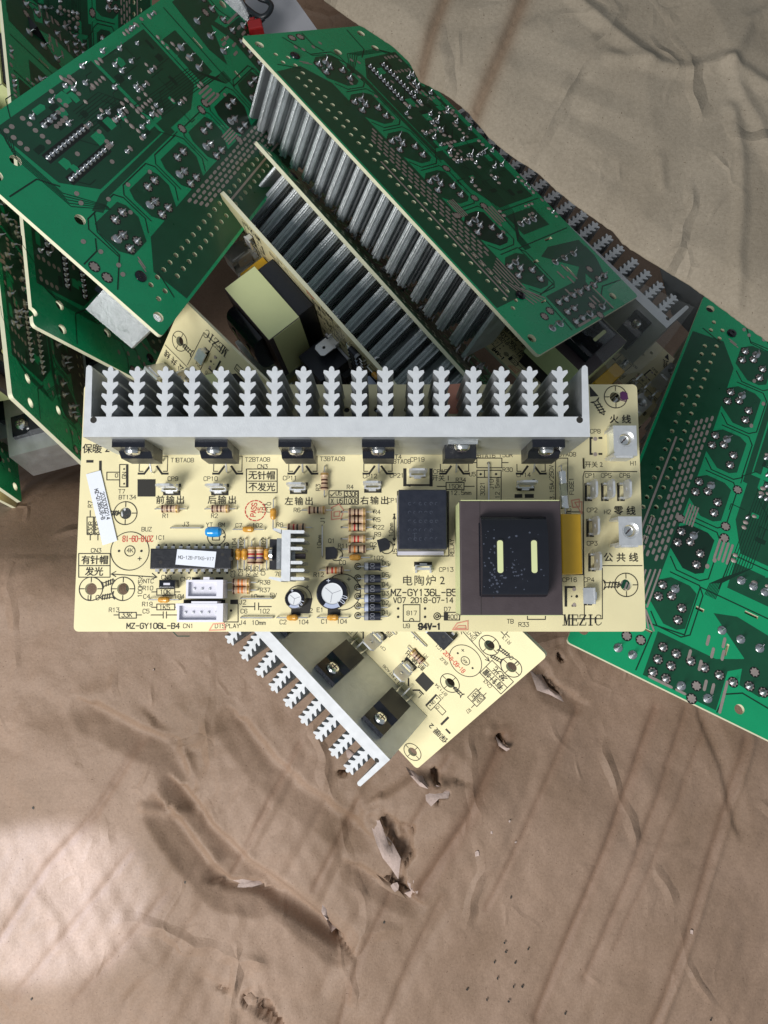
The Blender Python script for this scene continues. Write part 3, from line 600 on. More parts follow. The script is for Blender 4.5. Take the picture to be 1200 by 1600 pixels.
def header(px0, px1, w, pins, tab):
    x0, y1 = dp(*px0, w); x1, y0 = dp(*px1, w); b = MB(); t = .07
    b.box(x0, x1, y0, y1, .03, .12, 'white_nylon')
    b.box(x0, x1, y0, y0 + t, .121, w, 'white_nylon'); b.box(x0, x1, y1 - t, y1, .121, w, 'white_nylon')
    b.box(x0, x0 + t, y0 + t + .001, y1 - t - .001, .121, w, 'white_nylon'); b.box(x1 - t * 3, x1, y0 + t + .001, y1 - t - .001, .121, w, 'white_nylon')
    if tab: b.box(x0 + .55, x0 + .75, y1 + .001, y1 + .09, .121, w - .01, 'white_nylon')
    else: b.box(x0 - .05, x0 - .001, y1 - .2, y1, .121, w - .01, 'white_nylon'); b.box(x0 + .45, x1 - .2, y1 + .001, y1 + .07, .121, w - .01, 'white_nylon')
    b.box(x0 + t, x1 - t * 3, y0 + t, y1 - t, .121, .60, 'nylon_inside')
    o = b.build('connector', ROOT)
    for i in range(pins): l = MB(); xx = x0 + t + .16 + i * .25; l.box(xx - .03, xx + .03, (y0 + y1) / 2 - .03, (y0 + y1) / 2 + .03, .55, .66, 'tin_matte'); l.build('pin', o)
header((291, 906), (348, 935), .75, 4, True); header((277, 943), (348, 972), .75, 5, False)
x0, y1 = dp(248, 906, .5); x1, y0 = dp(273, 919, .5); b = MB(); b.rbox(x0, x1, y0, y1, .02, .5, .05, 'black_gloss'); b.box(x0 + .16, x1 - .16, y0 + .1, y1 - .1, .5, .503, 'nylon_inside'); b.build('thermistor_plug', ROOT)
# ---- fuse
fx, fy0 = dp(879, 790, .5); _, fy1 = dp(879, 736, .5); fx2 = dp(892, 790, .5)[0]; T = T3(fx + .06, (fy0 + fy1) / 2 - .05, .42, .06) @ Matrix.Rotation(-PI / 2, 4, 'X'); L = (fy1 - fy0) / 2 + .05
b = MB(); b.lathe([(.13, -L + .02), (.13, L - .02)], 'glass', T, 18); fu = b.build('fuse', ROOT, True)
for s_ in (-1, 1):
    q = MB(); a, c = sorted((s_ * L, s_ * (L - .42))); q.lathe([(.02, a - .01), (.15, a), (.155, a + .04), (.145, a + .2), (.155, c - .03), (.15, c)], 'steel', T, 18); q.tube([(0, 0, s_ * L), (0, 0, s_ * (L + .2)), (0, .4, s_ * (L + .22))], .025, 'lead', 6, T); q.build('end_cap', fu, True)
# ---- small heatsink with regulator
b = MB(); sx, _ = dp(446, 865, 1.9); W1 = 1.95
def sp(px, py): return dp(px, py, W1)
pl0, pl1 = sp(439, 908), sp(454, 828)
b.prism([(pl0[0], pl0[1]), (pl1[0], pl0[1]), (pl1[0], pl1[1]), (pl0[0], pl1[1])], .3, W1, 'alu', 'alu_cut')
for k, y in enumerate((831, 844, 857, 879, 891, 904)):
    p = sp(454, y); e = sp(476 if k not in (2, 3) else 473, y); b.prism([(p[0] + .0005, p[1] - .05), (e[0] - .03, e[1] - .05), (e[0], e[1]), (e[0] - .03, e[1] + .05), (p[0] + .0005, p[1] + .05)], .3, W1 - .001, 'alu', 'alu_cut')
for y, xx in ((830, 426), (906, 419)):
    p = sp(439, y); e = sp(xx, y - 1); b.prism([(e[0], e[1] + .02), (p[0] - .0005, p[1] - .06), (p[0] - .0005, p[1] + .06), (e[0] + .05, e[1] + .08)], .3, W1 - .002, 'alu', 'alu_cut')
sh = b.build('small_heatsink', ROOT)
q = MB(); p = sp(465, 868); q.tube([(p[0] - .25, p[1], 1.5), (p[0] + .2, p[1], 1.5)], .09, 'core_grey', 8); q.lathe([(.16, 0), (.16, .1), (.0, .1)], 'lead', T3(p[0] - .22, p[1], 1.5) @ Matrix.Rotation(PI / 2, 4, 'Y'), n=6); q.build('nut', sh)
p = sp(439, 865); b = MB(); b.box(p[0] - .42, p[0] - .006, p[1] - .48, p[1] + .48, .55, 1.5, 'black_plastic'); b.box(p[0] - .14, p[0] - .006, p[1] - .48, p[1] + .48, 1.501, 1.9, 'steel'); rg = b.build('regulator', ROOT)
q = MB(); q.lathe([(.22, 0), (.2, .09), (.1, .14), (0, .145)], 'steel', T3(p[0] - .30, p[1], 1.62) @ Matrix.Rotation(-PI / 2, 4, 'Y'), n=18); q.build('screw', rg, True)
for d in (-.25, 0, .25): l = MB(); l.tube([(p[0] - .25, p[1] + d, .6), (p[0] - .25, p[1] + d, -.05)], .03, 'lead', 5); l.build('leg', rg)
# ---- blade terminals
def blade(px, rz, name='blade_terminal', h=.95, flat=False):
    x, y = dp(*px); b = MB(); T = T3(x, y, 0, rz)
    # folded foot
    b.box(-.27, .27, -.1, -.06, .02, .3, 'tin_matte', T); b.box(-.27, -.21, -.1, .16, .02, .22, 'tin_matte', T); b.box(.21, .27, -.1, .16, .02, .22, 'tin_matte', T); b.box(-.12, .12, -.16, -.101, .1, .24, 'tin_matte', T)
    for sx_ in (-.24, .24): b.box(sx_ - .04, sx_ + .04, -.04, .0, -.1, .02, 'tin_matte', T)
    if not flat:
        P = [(-.3, .3), (.3, .3), (.3, h - .12), (.2, h), (-.2, h), (-.3, h - .12)]; hole = [(.07 * math.cos(2 * PI * i / 12), h - .32 + .07 * math.sin(2 * PI * i / 12)) for i in range(12)]
        for yy, rev in ((.0, False), (.075, True)):
            # plate with hole: bridge outline to hole
            vs = [(a, yy, c) for a, c in P] + [(a, yy, c) for a, c in hole]
            o = 6; near = {0: 7, 1: 10, 2: 1, 3: 2, 4: 4, 5: 5}
            fs = [(0, 1, o + 10, o + 9, o + 8, o + 7), (1, 2, o + 0, o + 11, o + 10), (2, 3, o + 2, o + 1, o + 0), (3, 4, o + 4, o + 3, o + 2), (4, 5, o + 6, o + 5, o + 4), (5, 0, o + 7, o + 6)]
            b.add(vs, [f[::-1] if rev else f for f in fs], 'tin_matte', T)
        n = 6; vs = [(a, 0, c) for a, c in P] + [(a, .075, c) for a, c in P]; b.add(vs, [(i, n + i, n + (i + 1) % n, (i + 1) % n) for i in range(n)], 'tin_matte', T)
        n = 12; vs = [(a, 0, c) for a, c in hole] + [(a, .075, c) for a, c in hole]; b.add(vs, [(i, (i + 1) % n, n + (i + 1) % n, n + i) for i in range(n)], 'tin_matte', T)
    else: b.box(-.26, .26, -.1, .3, .221, .28, 'tin_matte', T)
    return b.build(name, ROOT)
for px in ((268, 765), (343, 765), (466, 763), (582, 761), (819, 760)): blade(px, 0)
blade((661, 888), PI); blade((652, 742), 0)
for px in ((922, 768), (948, 768), (973, 768), (925, 824), (928, 878)): blade(px, PI / 2)
blade((922, 931), PI / 2, flat=True)
# ---- screw terminals H1, H2
def screw_term(pa, pb, pc):
    w = 1.1; x0, y1 = dp(*pa, w); x1, y0 = dp(*pb, w); b = MB(); t = .09; hx, hy = dp(*pc, w); hx = (hx - x0); hy = hy - y0; W_, H_ = x1 - x0, y1 - y0
    T = T3(x0, y0); hole = [(hx + .2 * math.cos(2 * PI * i / 24), hy + .2 * math.sin(2 * PI * i / 24)) for i in range(24)]
    # top sheet with hole, radial fan to outline
    out = []
    for i in range(24):
        a = 2 * PI * i / 24; dx, dy = math.cos(a), math.sin(a); ts = [((W_ - hx) / dx if dx > 0 else -hx / dx) if abs(dx) > 1e-6 else 9, ((H_ - hy) / dy if dy > 0 else -hy / dy) if abs(dy) > 1e-6 else 9]; q = min(ts); out.append((hx + dx * q, hy + dy * q))
    mid = [(hx + .27 * math.cos(2 * PI * i / 24), hy + .27 * math.sin(2 * PI * i / 24)) for i in range(24)]
    vs = [(*p, w) for p in out] + [(*p, w + .004) for p in mid] + [(*p, w - .05) for p in hole] + [(*p, w - .3) for p in hole]
    fs = []
    for k in range(3):
        for i in range(24): fs.append((k * 24 + i, k * 24 + (i + 1) % 24, (k + 1) * 24 + (i + 1) % 24, (k + 1) * 24 + i))
    b.add(vs, fs, 'tin_matte', T)
    b.box(0.0, W_, -.0, t, .12, w - .0005, 'tin_matte', T); b.box(0, W_, H_ - t, H_, .12, w - .0005, 'tin_matte', T); b.box(W_ - t, W_ - .0005, t, H_ - t, .12, w - .0007, 'tin_matte', T)
    b.box(.1, W_ - .1, -.05, -.001, .3, w - .12, 'tin_matte', T)
    for xx in (.1, W_ - .3): b.box(xx, xx + .2, .02, .08, -.1, .12, 'tin_matte', T)
    o = b.build('screw_terminal', ROOT, False)
    s2 = MB(); s2.lathe([(.17, w - .28), (.16, w - .2), (.05, w - .19), (0, w - .21)], 'steel', T3(x0 + hx, y0 + hy), 20); s2.box(-.13, .13, -.02, .02, w - .2, w - .185, 'core_grey', T3(x0 + hx, y0 + hy, 0, .8)); s2.build('screw', o, True)
    return o
screw_term((958, 665), (996, 712), (978, 686)); screw_term((966, 807), (1004, 852), (985, 829))
b = MB(); x0, y1 = dp(949, 668, .1); x1, y0 = dp(962, 712, .1); b.box(x0, x1, y0, y1, .01, .25, 'board_edge'); b.build('terminal_pad', ROOT)

# ------------------------------------------------------------------ silkscreen
I_ = Ink()
def t(s, x, y, h, rot=0, wd=None, mn='ink', ws=1.0): I_.text(s, dp(x, y), h / 46.6 if h > 1 else h, math.radians(rot), wd, mn, ws)
def cj(s, x, y, h, rot=0, **k): I_.cjk(s, dp(x, y), h / 46.6, math.radians(rot), **k)
def ln(*p, wd=.028, mn='ink', closed=False): I_.line([dp(*q) for q in p], wd, mn, closed)
def rc(x0, y0, x1, y1, wd=.028, mn='ink'): ln((x0, y0), (x1, y0), (x1, y1), (x0, y1), wd=wd, mn=mn, closed=True)
def fl(x0, y0, x1, y1, mn='ink'): I_.poly([dp(x0, y1), dp(x1, y1), dp(x1, y0), dp(x0, y0)], mn)
def dot(x, y, r=2.0, mn='ink'): c = dp(x, y); I_.poly(circle(c[0], c[1], r / 46.6, 8), mn)
cj('保暖2', 152, 701, 15, bold=.03)
for k, u in enumerate(TU):          # transistor outlines and the bent slots
    x, y = u, 5.85
    I_.line([(u - .48, 5.62), (u - .48, 5.38), (u - .34, 5.38)], .03); I_.line([(u + .48, 5.62), (u + .48, 5.38), (u + .34, 5.38)], .03); I_.line([(u + .48, 5.62), (u + .48, 5.9), (u + .1, 5.9)], .025)
    for s_ in (-1, 1): I_.line([(u + s_ * .12, 5.55), (u + s_ * .3, 5.3), (u + s_ * .5, 5.3)], .07)
for n, x, y, s2 in (('T1', 272, 719, 'BTA08'), ('T2', 388, 718, 'BTA08'), ('T3', 505, 717, 'BTA08'), ('T5', 742, 712, 'BTA16'), ('T6', 862, 711, '')):
    t(n, x, y, 6.5)
for s2, x, y in (('BTA08', 289, 719), ('BTA08', 408, 718), ('BTA08', 525, 717), ('BTA08', 628, 721), ('BTA16', 760, 712), ('BTA08', 886, 710), ('150R', 790, 711)): t(s2, x, y, 6.5)
t('T4', 622, 714, 6.5)
for n, x, y in (('CP9', 270, 748), ('CP10', 329, 748), ('CP11', 453, 747), ('CP12', 578, 744), ('CP19', 652, 718), ('CP21', 620, 743), ('CP15', 688, 737), ('CP14', 818, 742), ('CP13', 697, 890), ('CP1', 922, 743), ('CP5', 947, 743), ('CP6', 976, 743), ('CP2', 925, 797), ('CP3', 925, 849), ('CP16', 890, 906), ('CP4', 920, 906), ('CP8', 930, 674), ('H1', 990, 724), ('H2', 949, 800), ('CP17', 616, 782)): t(n, x, y, 6.5)
for n, x, y in (('R1', 259, 806), ('R2', 335, 806), ('R6', 464, 797), ('R4', 589, 800), ('R5', 589, 812), ('R22', 592, 824), ('R9', 590, 835), ('R11', 536, 853), ('R12', 498, 898), ('R8', 437, 820), ('R38', 414, 910), ('R37', 414, 922), ('R4', 547, 761), ('J3', 290, 819), ('C7', 373, 821), ('102', 402, 821), ('102', 591, 872), ('C0', 535, 879), ('Q1', 518, 845), ('Q2', 583, 851), ('BUZ', 229, 827), ('IC1', 250, 840), ('NTC', 232, 908), ('R10', 231, 919), ('C4', 229, 932), ('R19', 230, 944), ('C5', 228, 955), ('R13', 178, 953), ('104', 280, 932), ('CN3', 260, 902), ('CN2', 290, 905), ('CN3', 150, 860), ('CN3', 410, 729), ('CN1', 294, 978), ('DISPLAY', 355, 978), ('J2', 379, 941), ('J4', 379, 973), ('C6', 381, 955), ('102', 413, 955), ('10mm', 402, 932), ('5V', 427, 930), ('10mm', 404, 973), ('C2', 442, 972), ('104', 474, 972), ('C1', 507, 971), ('104', 534, 971), ('E2', 483, 954), ('E1', 500, 953), ('U9', 635, 978), ('817', 643, 958), ('D7', 699, 952), ('4007', 709, 964), ('R33', 818, 976), ('TB', 797, 971), ('R34', 720, 750), ('150K', 711, 760), ('12.5mm', 720, 770), ('R30', 793, 734), ('U5', 738, 741), ('T7', 190, 768), ('BT134', 199, 777), ('YT', 327, 820), ('8M', 346, 820), ('4K', 203, 860)):
    t(n, x, y, 6.3)
for i, (n, y) in enumerate((('D6', 880), ('D5', 898), ('D4', 913), ('D3', 927), ('D2', 942), ('D1', 957))): t(n, 602, y - 0, 6.3); I_.circ(dp(559, y + 5), .1, .03); I_.circ(dp(559, y + 5), .045, .03); fl(592, y + 11, 597, y + 12)
for n, x, y, r in (('104', 366, 849, 90), ('102', 377, 849, 90), ('102', 412, 848, 90), ('C3', 364, 897, 90), ('C9', 376, 895, 90), ('R36', 388, 893, 90), ('R35', 400, 893, 90), ('C8', 411, 894, 90), ('C10', 420, 793, 90), ('104', 413, 795, 90), ('R3', 497, 762, 90), ('J1', 504, 813, 90), ('10mm', 499, 847, 90), ('10mm', 611, 828, 90), ('J5', 617, 863, 90), ('3021', 754, 764, 90), ('J10', 768, 757, 90), ('12.5mm', 777, 763, 90), ('3.15A/250V', 862, 754, 90), ('FUSE1', 893, 760, 90), ('IC1', 889, 797, 90), ('RELAY', 706, 856, 90), ('100K5%', 219, 917, 90), ('330R', 141, 826, 90), ('330R', 152, 826, 90), ('R7', 141, 788, 90), ('GN', 194, 743, 90), ('780', 437, 897, 0)): t(n, x, y, 6.3, r)
t('10K', 258, 925, 6.5); t('1K5', 257, 949, 6.5); t('33K', 198, 961, 6.5); t('O', 182, 743, 6)
rc(245, 920, 273, 930); rc(245, 944, 273, 953); rc(186, 957, 213, 966); ln((178, 961), (186, 961)); ln((213, 961), (221, 961)); ln((237, 925), (245, 925)); ln((273, 925), (281, 925)); ln((237, 949), (245, 949)); ln((273, 949), (281, 949))
ln((236, 961), (254, 961)); ln((255, 956), (255, 966)); ln((260, 956), (260, 966)); ln((261, 961), (279, 961))
ln((379, 948), (397, 948)); ln((398, 942), (398, 953)); ln((404, 942), (404, 953)); ln((405, 948), (424, 948))
rc(136, 808, 146, 835); rc(148, 808, 158, 835); ln((141, 798), (141, 808)); ln((141, 835), (141, 844)); ln((153, 835), (153, 844))
t('MZ-GY106L-B4', 239, 978, 8, wd=.03, ws=.98); t('MZ-GY136L-B5', 662, 926, 10, wd=.032, ws=.98); t('V07 2018-07-14', 661, 938, 8, wd=.026, ws=.95)
t('94V-1', 671, 979, 8.5, wd=.055, ws=.95)
cj('电陶炉2', 664, 907, 16, bold=.0, gap=1.12)
for s2, x, y in (('前输出', 266, 781), ('后输出', 347, 781), ('左输出', 467, 783), ('右输出', 585, 782)): cj(s2, x, y, 13, gap=1.22, bold=.02)
cj('无针帽', 409, 743, 13.5, bold=.02); cj('不发光', 409, 761, 13.5, bold=.02); rc(385, 733, 433, 770); ln((385, 752), (433, 752))
cj('有针帽', 148, 875, 13.5, bold=.03); cj('发光', 147, 893, 13.5, bold=.03); rc(123, 865, 172, 902); ln((123, 884), (172, 884))
cj('火线', 969, 655, 14, gap=1.4, bold=.03); cj('零线', 976, 798, 14, gap=1.4, bold=.03); cj('公共线', 970, 871, 14, gap=1.4, bold=.03); cj('开关2', 929, 726, 10, bold=.01); cj('开关1', 690, 747, 10, bold=.01)
# MEZIC in thick/thin lettering
def serif(px, py, seq):
    for q in seq: ln(*[(px + a, py + c) for a, c in q[1:]], wd=.055 if q[0] == 'k' else .022)
x = 879; y = 977
serif(x, y, [('n', (0, 0), (5, 0)), ('n', (2.5, 0), (2.5, -16)), ('n', (0, -16), (4, -16)), ('k', (3, -16), (6, -2)), ('n', (6, 0), (9, -16)), ('k', (10, -16), (10, 0)), ('n', (8, 0), (12.5, 0)), ('n', (9, -16), (12, -16))])
serif(x + 13.5, y, [('k', (2, 0), (2, -16)), ('n', (0, 0), (10, 0), (10.5, -4)), ('n', (0, -16), (10, -16), (10.3, -12)), ('n', (2, -8), (8, -8)), ('n', (8, -6), (8, -10))])
serif(x + 26, y, [('n', (1, -12), (1, -16), (10, -16)), ('k', (9.5, -15.5), (1, -.5)), ('n', (0, 0), (10, 0), (10.4, -4))])
serif(x + 38.5, y, [('k', (5, 0), (5, -16)), ('n', (2, 0), (8, 0)), ('n', (2, -16), (8, -16))])
serif(x + 49.5, y, [('n', (10, -12), (10, -15), (7, -16), (4, -15.5), (2, -12)), ('k', (2, -12), (1.6, -8), (2, -4)), ('n', (2, -4), (4, -.5), (7, 0), (10, -2), (11, -4))])
# frames and outlines
fl(215, 749, 243, 776)
ln((887, 967), (941, 967), (941, 888)); ln((913, 969), (911, 745), (913, 737), (995, 737)); ln((941, 884), (1003, 884)); rc(885, 800, 911, 898)
rc(167, 738, 187, 750); rc(187, 726, 200, 761); fl(197, 727, 200, 761); fl(135, 719, 146, 723); fl(155, 720, 159, 745)
for y in (733, 756): dot(194, y, 1.5)
for (cx_, cy_, sx_) in ((268, 769, 0), (343, 769, 0), (466, 767, 0), (582, 765, 0), (821, 762, 0)): fl(cx_ - 13, cy_ + 1, cx_ + 14, cy_ + 5); fl(cx_ - 13, cy_ - 2, cx_ - 10, cy_ + 4); fl(cx_ + 11, cy_ - 2, cx_ + 14, cy_ + 4); fl(cx_ + 11, cy_ - 13, cx_ + 15, cy_ - 8)
for (cx_, cy_) in ((922, 768), (948, 768), (973, 768), (925, 824), (928, 878), (922, 931)): fl(cx_ - 9, cy_ - 13, cx_ - 5, cy_ + 15); fl(cx_ - 4, cy_ - 13, cx_ + 3, cy_ - 9); fl(cx_ - 4, cy_ + 11, cx_ + 3, cy_ + 15)
fl(647, 878, 675, 885); ln((631, 733), (631, 758), (641, 760)); fl(630, 732, 635, 760); fl(671, 732, 676, 760); ln((635, 758), (671, 758), wd=.06); fl(921, 683, 924, 711); fl(921, 683, 926, 686); fl(921, 708, 926, 711); fl(935, 683, 941, 686); fl(935, 708, 941, 711)
fl(882, 916, 886, 948); fl(886, 916, 899, 919); fl(893, 945, 900, 948); dot(893, 932, 1.2); dot(901, 932, 2.3); dot(897, 921, 3, 'tinned'); dot(897, 945, 3, 'tinned'); dot(930, 686, 3.4, 'tinned'); dot(930, 710, 3.4, 'tinned')
rc(621, 768, 701, 869); fl(690, 768, 700, 856, 'ink'); 
for x_ in (627, 648, 668): t('W', x_, 864, 6)
fl(804, 772, 816, 778); fl(820, 772, 834, 778)
fl(300, 902, 313, 906); fl(319, 902, 330, 906); fl(337, 902, 349, 906); fl(287, 937, 352, 943); fl(360, 937, 372, 944); ln((372, 944), (372, 972), (350, 972)); dot(361, 954, 2); dot(349, 954, 1.6)
rc(630, 945, 656, 971); dot(622, 951, 2); dot(622, 964, 2); dot(664, 951, 2); dot(664, 964, 2); I_.circ(dp(643, 970), .07, .025, a0=0, a1=180)
rc(694, 957, 718, 969); fl(694, 957, 700, 969); ln((684, 963), (694, 963)); I_.circ(dp(683, 963), .11, .03); I_.circ(dp(683, 963), .05, .03)
rc(697, 754, 725, 765); ln((683, 760), (697, 760)); ln((725, 760), (741, 760)); rc(745, 716, 784, 731); ln((735, 723), (745, 723)); ln((784, 723), (794, 723)); rc(745, 735, 783, 790); ln((757, 735), (757, 746), (745, 746)); ln((757, 746), (783, 746)); dot(751, 741, 2); dot(775, 741, 2); dot(763, 724, 2.2); ln((715, 790), (715, 960)); ln((715, 960), (850, 961)); rc(824, 957, 852, 968)
rc(868, 716, 887, 790); t('U5', 529, 771, 6.3, ws=.9); rc(514, 767, 560, 788); ln((514, 777), (560, 777)); ln((538, 767), (538, 788)); t('330R', 549, 772, 7.5, ws=.8); t('100R', 549, 783, 7.5, ws=.8); t('X U5', 526, 783, 7, ws=.8); ln((516, 773), (518, 775), (523, 770)); fl(515, 766, 536, 777, 'board_yellow') if False else None
for cx_, cy_, r_ in ((203, 861, 30), (203, 861, 8)): I_.circ(dp(cx_, cy_), r_ / 46.6, .026)
t('+', 218, 873, 8); dot(186, 861, 2); dot(221, 861, 2)
ln((174, 897), (245, 902)); ln((181, 893), (174, 897), (181, 901)); ln((238, 896), (245, 902), (237, 905))
I_.circ(dp(526, 867), .2, .026); I_.circ(dp(604, 855), .22, .026); I_.circ(dp(535, 925), .6, .028); I_.circ(dp(467, 935), .42, .028); t('+', 545, 905, 8); t('+', 480, 917, 7)
P = dp(472, 935); I_.poly([(P[0] - .3 + .6 * 0, P[1] - .5), (P[0] + .25, P[1] - .5), (P[0] + .35, P[1]), (P[0] - .3, P[1] + .05)], 'ink'); fl(512, 952, 532, 962); fl(455, 952, 470, 962)
ln((616, 806), (616, 846)); ln((614, 811), (616, 806), (618, 811)); ln((614, 841), (616, 846), (618, 841)); dot(616, 804, 1.6); dot(616, 851, 1.6)
I_.circ(dp(338, 838), .3, .026); rc(332, 836, 343, 844); I_.circ(dp(354, 852), .08, .03); dot(350, 839, 1.5)
for cx_ in (266, 344): rc(cx_ - 12, 790, cx_ + 14, 800)
for cy_ in (800, 812, 824, 842, 858): rc(545, cy_ - 4, 571, cy_ + 6); dot(534, cy_, 1.8); dot(583, cy_, 1.8)
for i in range(10):
    for y in (852, 895): dot(248 + i * 11.9, y, 1.9)
# hole rings, crosses, little printed screws
def screwicon(x, y, a, s=1.0):
    c = dp(x, y); ca, sa = math.cos(math.radians(a)), math.sin(math.radians(a)); f = lambda p, q: (c[0] + (p * ca - q * sa) * s, c[1] + (p * sa + q * ca) * s)
    I_.line([f(-.28, .16), f(-.2, .07), f(.2, .07), f(.32, 0), f(.2, -.07), f(-.2, -.07), f(-.28, -.16), f(-.22, 0), f(-.28, .16)], .03)
    for k in range(4): I_.line([f(-.12 + k * .1, -.1), f(-.06 + k * .1, .1)], .035)
for k, (hx, hy) in enumerate(HOLES):
    r = .39; I_.circ((hx, hy), r, .028)
    for a in (0, 90, 180, 270): I_.line([(hx + .22 * math.cos(math.radians(a)), hy + .22 * math.sin(math.radians(a))), (hx + r * math.cos(math.radians(a)), hy + r * math.sin(math.radians(a)))], .026)
screwicon(169, 911, 20, .8); screwicon(168, 932, 190, .8); screwicon(176, 802, 0, .8); screwicon(936, 636, -60, 1.0); screwicon(956, 914, 0, 1.0); t('U.0', 146, 934, 7)
I_.poly([dp(922, 620), dp(935, 619), dp(921, 603)], 'ink'); 
I_.poly([(18.4, 7.9), (18.5, 7.83), (18.68, 7.88), (18.65, 8.1), (18.5, 8.16), (18.4, 8.1)], 'ink_purple'); I_.poly([(18.38, 7.84), (18.62, 7.78), (18.6, 7.83), (18.5, 7.82), (18.4, 7.88)], 'ink_purple')
I_.b.build('silkscreen', ROOT)
# rubber stamp marks
R_ = Ink(); R_.z = .012
c = dp(399, 798)
for k in range(14): R_.circ(c, .34, .035, 'ink_red', k * 25.7, k * 25.7 + 17, 4)
R_.text('PASS', (c[0] - .06, c[1] + .02), .17, PI / 2 - .1, .025, 'ink_red', .8); R_.text('15', (c[0] + .16, c[1]), .15, PI / 2, .025, 'ink_red', .8)
R_.b.build('stamp_mark', ROOT); R_ = Ink(); R_.z = .013
R_.text('2018-09-18', dp(216, 842), .19, PI, .024, 'ink_red', .62)
R_.b.build('stamp_mark', ROOT)
def rl(*p, wd=.035, mn='ink_pink'): R_.line([dp(*q) for q in p], wd, mn, True)
R_ = Ink(); R_.z = .012; rl((518, 793), (530, 788), (537, 797), (533, 810), (518, 812)); rl((522, 800), (531, 799), (530, 807), (522, 807))
R_.b.build('stamp_mark', ROOT); R_ = Ink(); R_.z = .012
rl((327, 985), (333, 975), (350, 974), (352, 984)); R_.b.build('stamp_mark', ROOT); R_ = Ink(); R_.z = .012; rl((707, 984), (714, 974), (731, 970), (731, 984)); rl((711, 982), (716, 978), (727, 978), (728, 982))
R_.b.build('stamp_mark', ROOT); R_ = Ink(); R_.z = .012; rl((707, 607), (720, 606), (720, 640), (707, 640), wd=.3); R_.b.build('stamp_mark', ROOT); R_ = Ink(); R_.z = .012; rl((893, 782), (905, 780), (905, 792), (895, 793)); rl((898, 785), (909, 784), (909, 803))
R_.b.build('stamp_mark', ROOT)

# ------------------------------------------------------------------ poses
def copy_tree(o, parent, keep):
    c = o.copy(); S.collection.objects.link(c); c.parent = parent
    for ch in children_of(o):
        if keep is None or o is not ROOT or ch.name.split('.')[0] in keep: copy_tree(ch, c, keep)
    return c
def children_of(o): return KIDS.get(o.name, [])
KIDS = {}
for o in list(S.objects):
    if o.parent: KIDS.setdefault(o.parent.name, []).append(o)
def pose(o, p):
    Mx = Matrix.Rotation(p[5], 4, 'Z') @ Matrix.Rotation(p[4], 4, 'Y') @ Matrix.Rotation(p[3], 4, 'X')
    o.rotation_mode = 'XYZ'; o.rotation_euler = Mx.to_euler('XYZ'); o.location = p[:3]
GRP = 'heater control boards piled in the carton'
BACK = {'board_panel', 'copper_tracks', 'solder_joint', 'small_solder_joints', 'heatsink', 'transformer', 'transistor', 'relay'}
FRONT = None
tag(ROOT, 'pale yellow circuit board lying flat on top of the pile with white paper sticker', 'circuit board', GRP)
def put(label, p, keep):
    r = copy_tree(ROOT, None, keep); pose(r, p); tag(r, label, 'circuit board', GRP); return r
P_J = (5.5821, -2.2539, 4.3345, -0.6811, 0.1008, 2.3536)
bJ = put('pale yellow board crossing under the flat one, its heatsink fins over bare cardboard', P_J, FRONT)
bI = put('bright green underside of the board at the right edge of the pile', (22.9713, 10.3846, -3.9984, 3.2194, -0.2929, -2.0515), BACK)
bA = put('green underside board at the upper left, tilted, with long rows of solder joints', (-13.7681, 13.7082, 8.1297, 3.7625, 0.5651, 1.2445), BACK)
bF = put('long green underside board beside the cardboard flap, its heatsink stripes facing left', (-0.5698, 27.854, -4.1589, -0.5761, 3.2121, -4.0159), BACK)
bH = put('yellow board standing on edge with a large taped transformer facing left', (5.1911, 1.8469, 3.5617, -1.5354, 0.136, 2.262), FRONT)
bK = put('dark shaded yellow board deep under the cardboard flap, fins in a diagonal row', (-2.75, 19.72, -4.9884, -0.4153, -0.0463, -0.8128), FRONT)
bC = put('green underside board with a half round notch near its corner, left of the main fins', (-12.7141, 9.3976, 4.25, 7.5013, -3.3363, -1.3404), BACK)
bD = put('steep green underside board at the left edge with thick pale rim and three holes', (-13.2208, 6.7164, 4.5621, 4.7364, 0.2425, -4.4376), BACK)
bE = put('lowest board at the far left, only a green corner, heatsink side and screw showing', (-20.7303, 23.7165, 0.0328, 1.6248, 3.3262, 1.7204), BACK)
bP = put('small green corner of a board at the far left edge, over bare cardboard', (-17.06, 5.91, 4.55, 4.7364, 0.2425, -4.4376), BACK)
bB = put('green underside board at the top left corner with thick pale left rim', (-17.5593, 18.7565, -5.7436, 4.359, -0.5856, 1.406), BACK)
bM = put('pale taped transformer cut off by the top left corner of the photo', (-7.21, 15.05, 2.27, -1.5354, 0.136, 2.262), {'transformer'}); bM['category'] = 'transformer'; bM.name = 'loose_transformer'; del bM['group']
GM = Matrix(((0.6599, -0.2739, -0.6997, -3.458), (-0.7511, -0.2664, -0.6041, 21.751), (-0.0209, 0.9241, -0.3815, -8.363), (0, 0, 0, 1)))
bG = put('board seen edge on between the long green board and the taped transformer', (0, 0, 0, 0, 0, 0), BACK); bG.location = GM.to_translation(); bG.rotation_euler = GM.to_euler('XYZ')
# the notched board gets its own outline
for ch in bC.children:
    if ch.name.startswith('board_panel'): ch.data = panel_mesh(True)
pose(ROOT, (-10.3038, -1.3817, 5.1657, 0, 0, 0.0001))

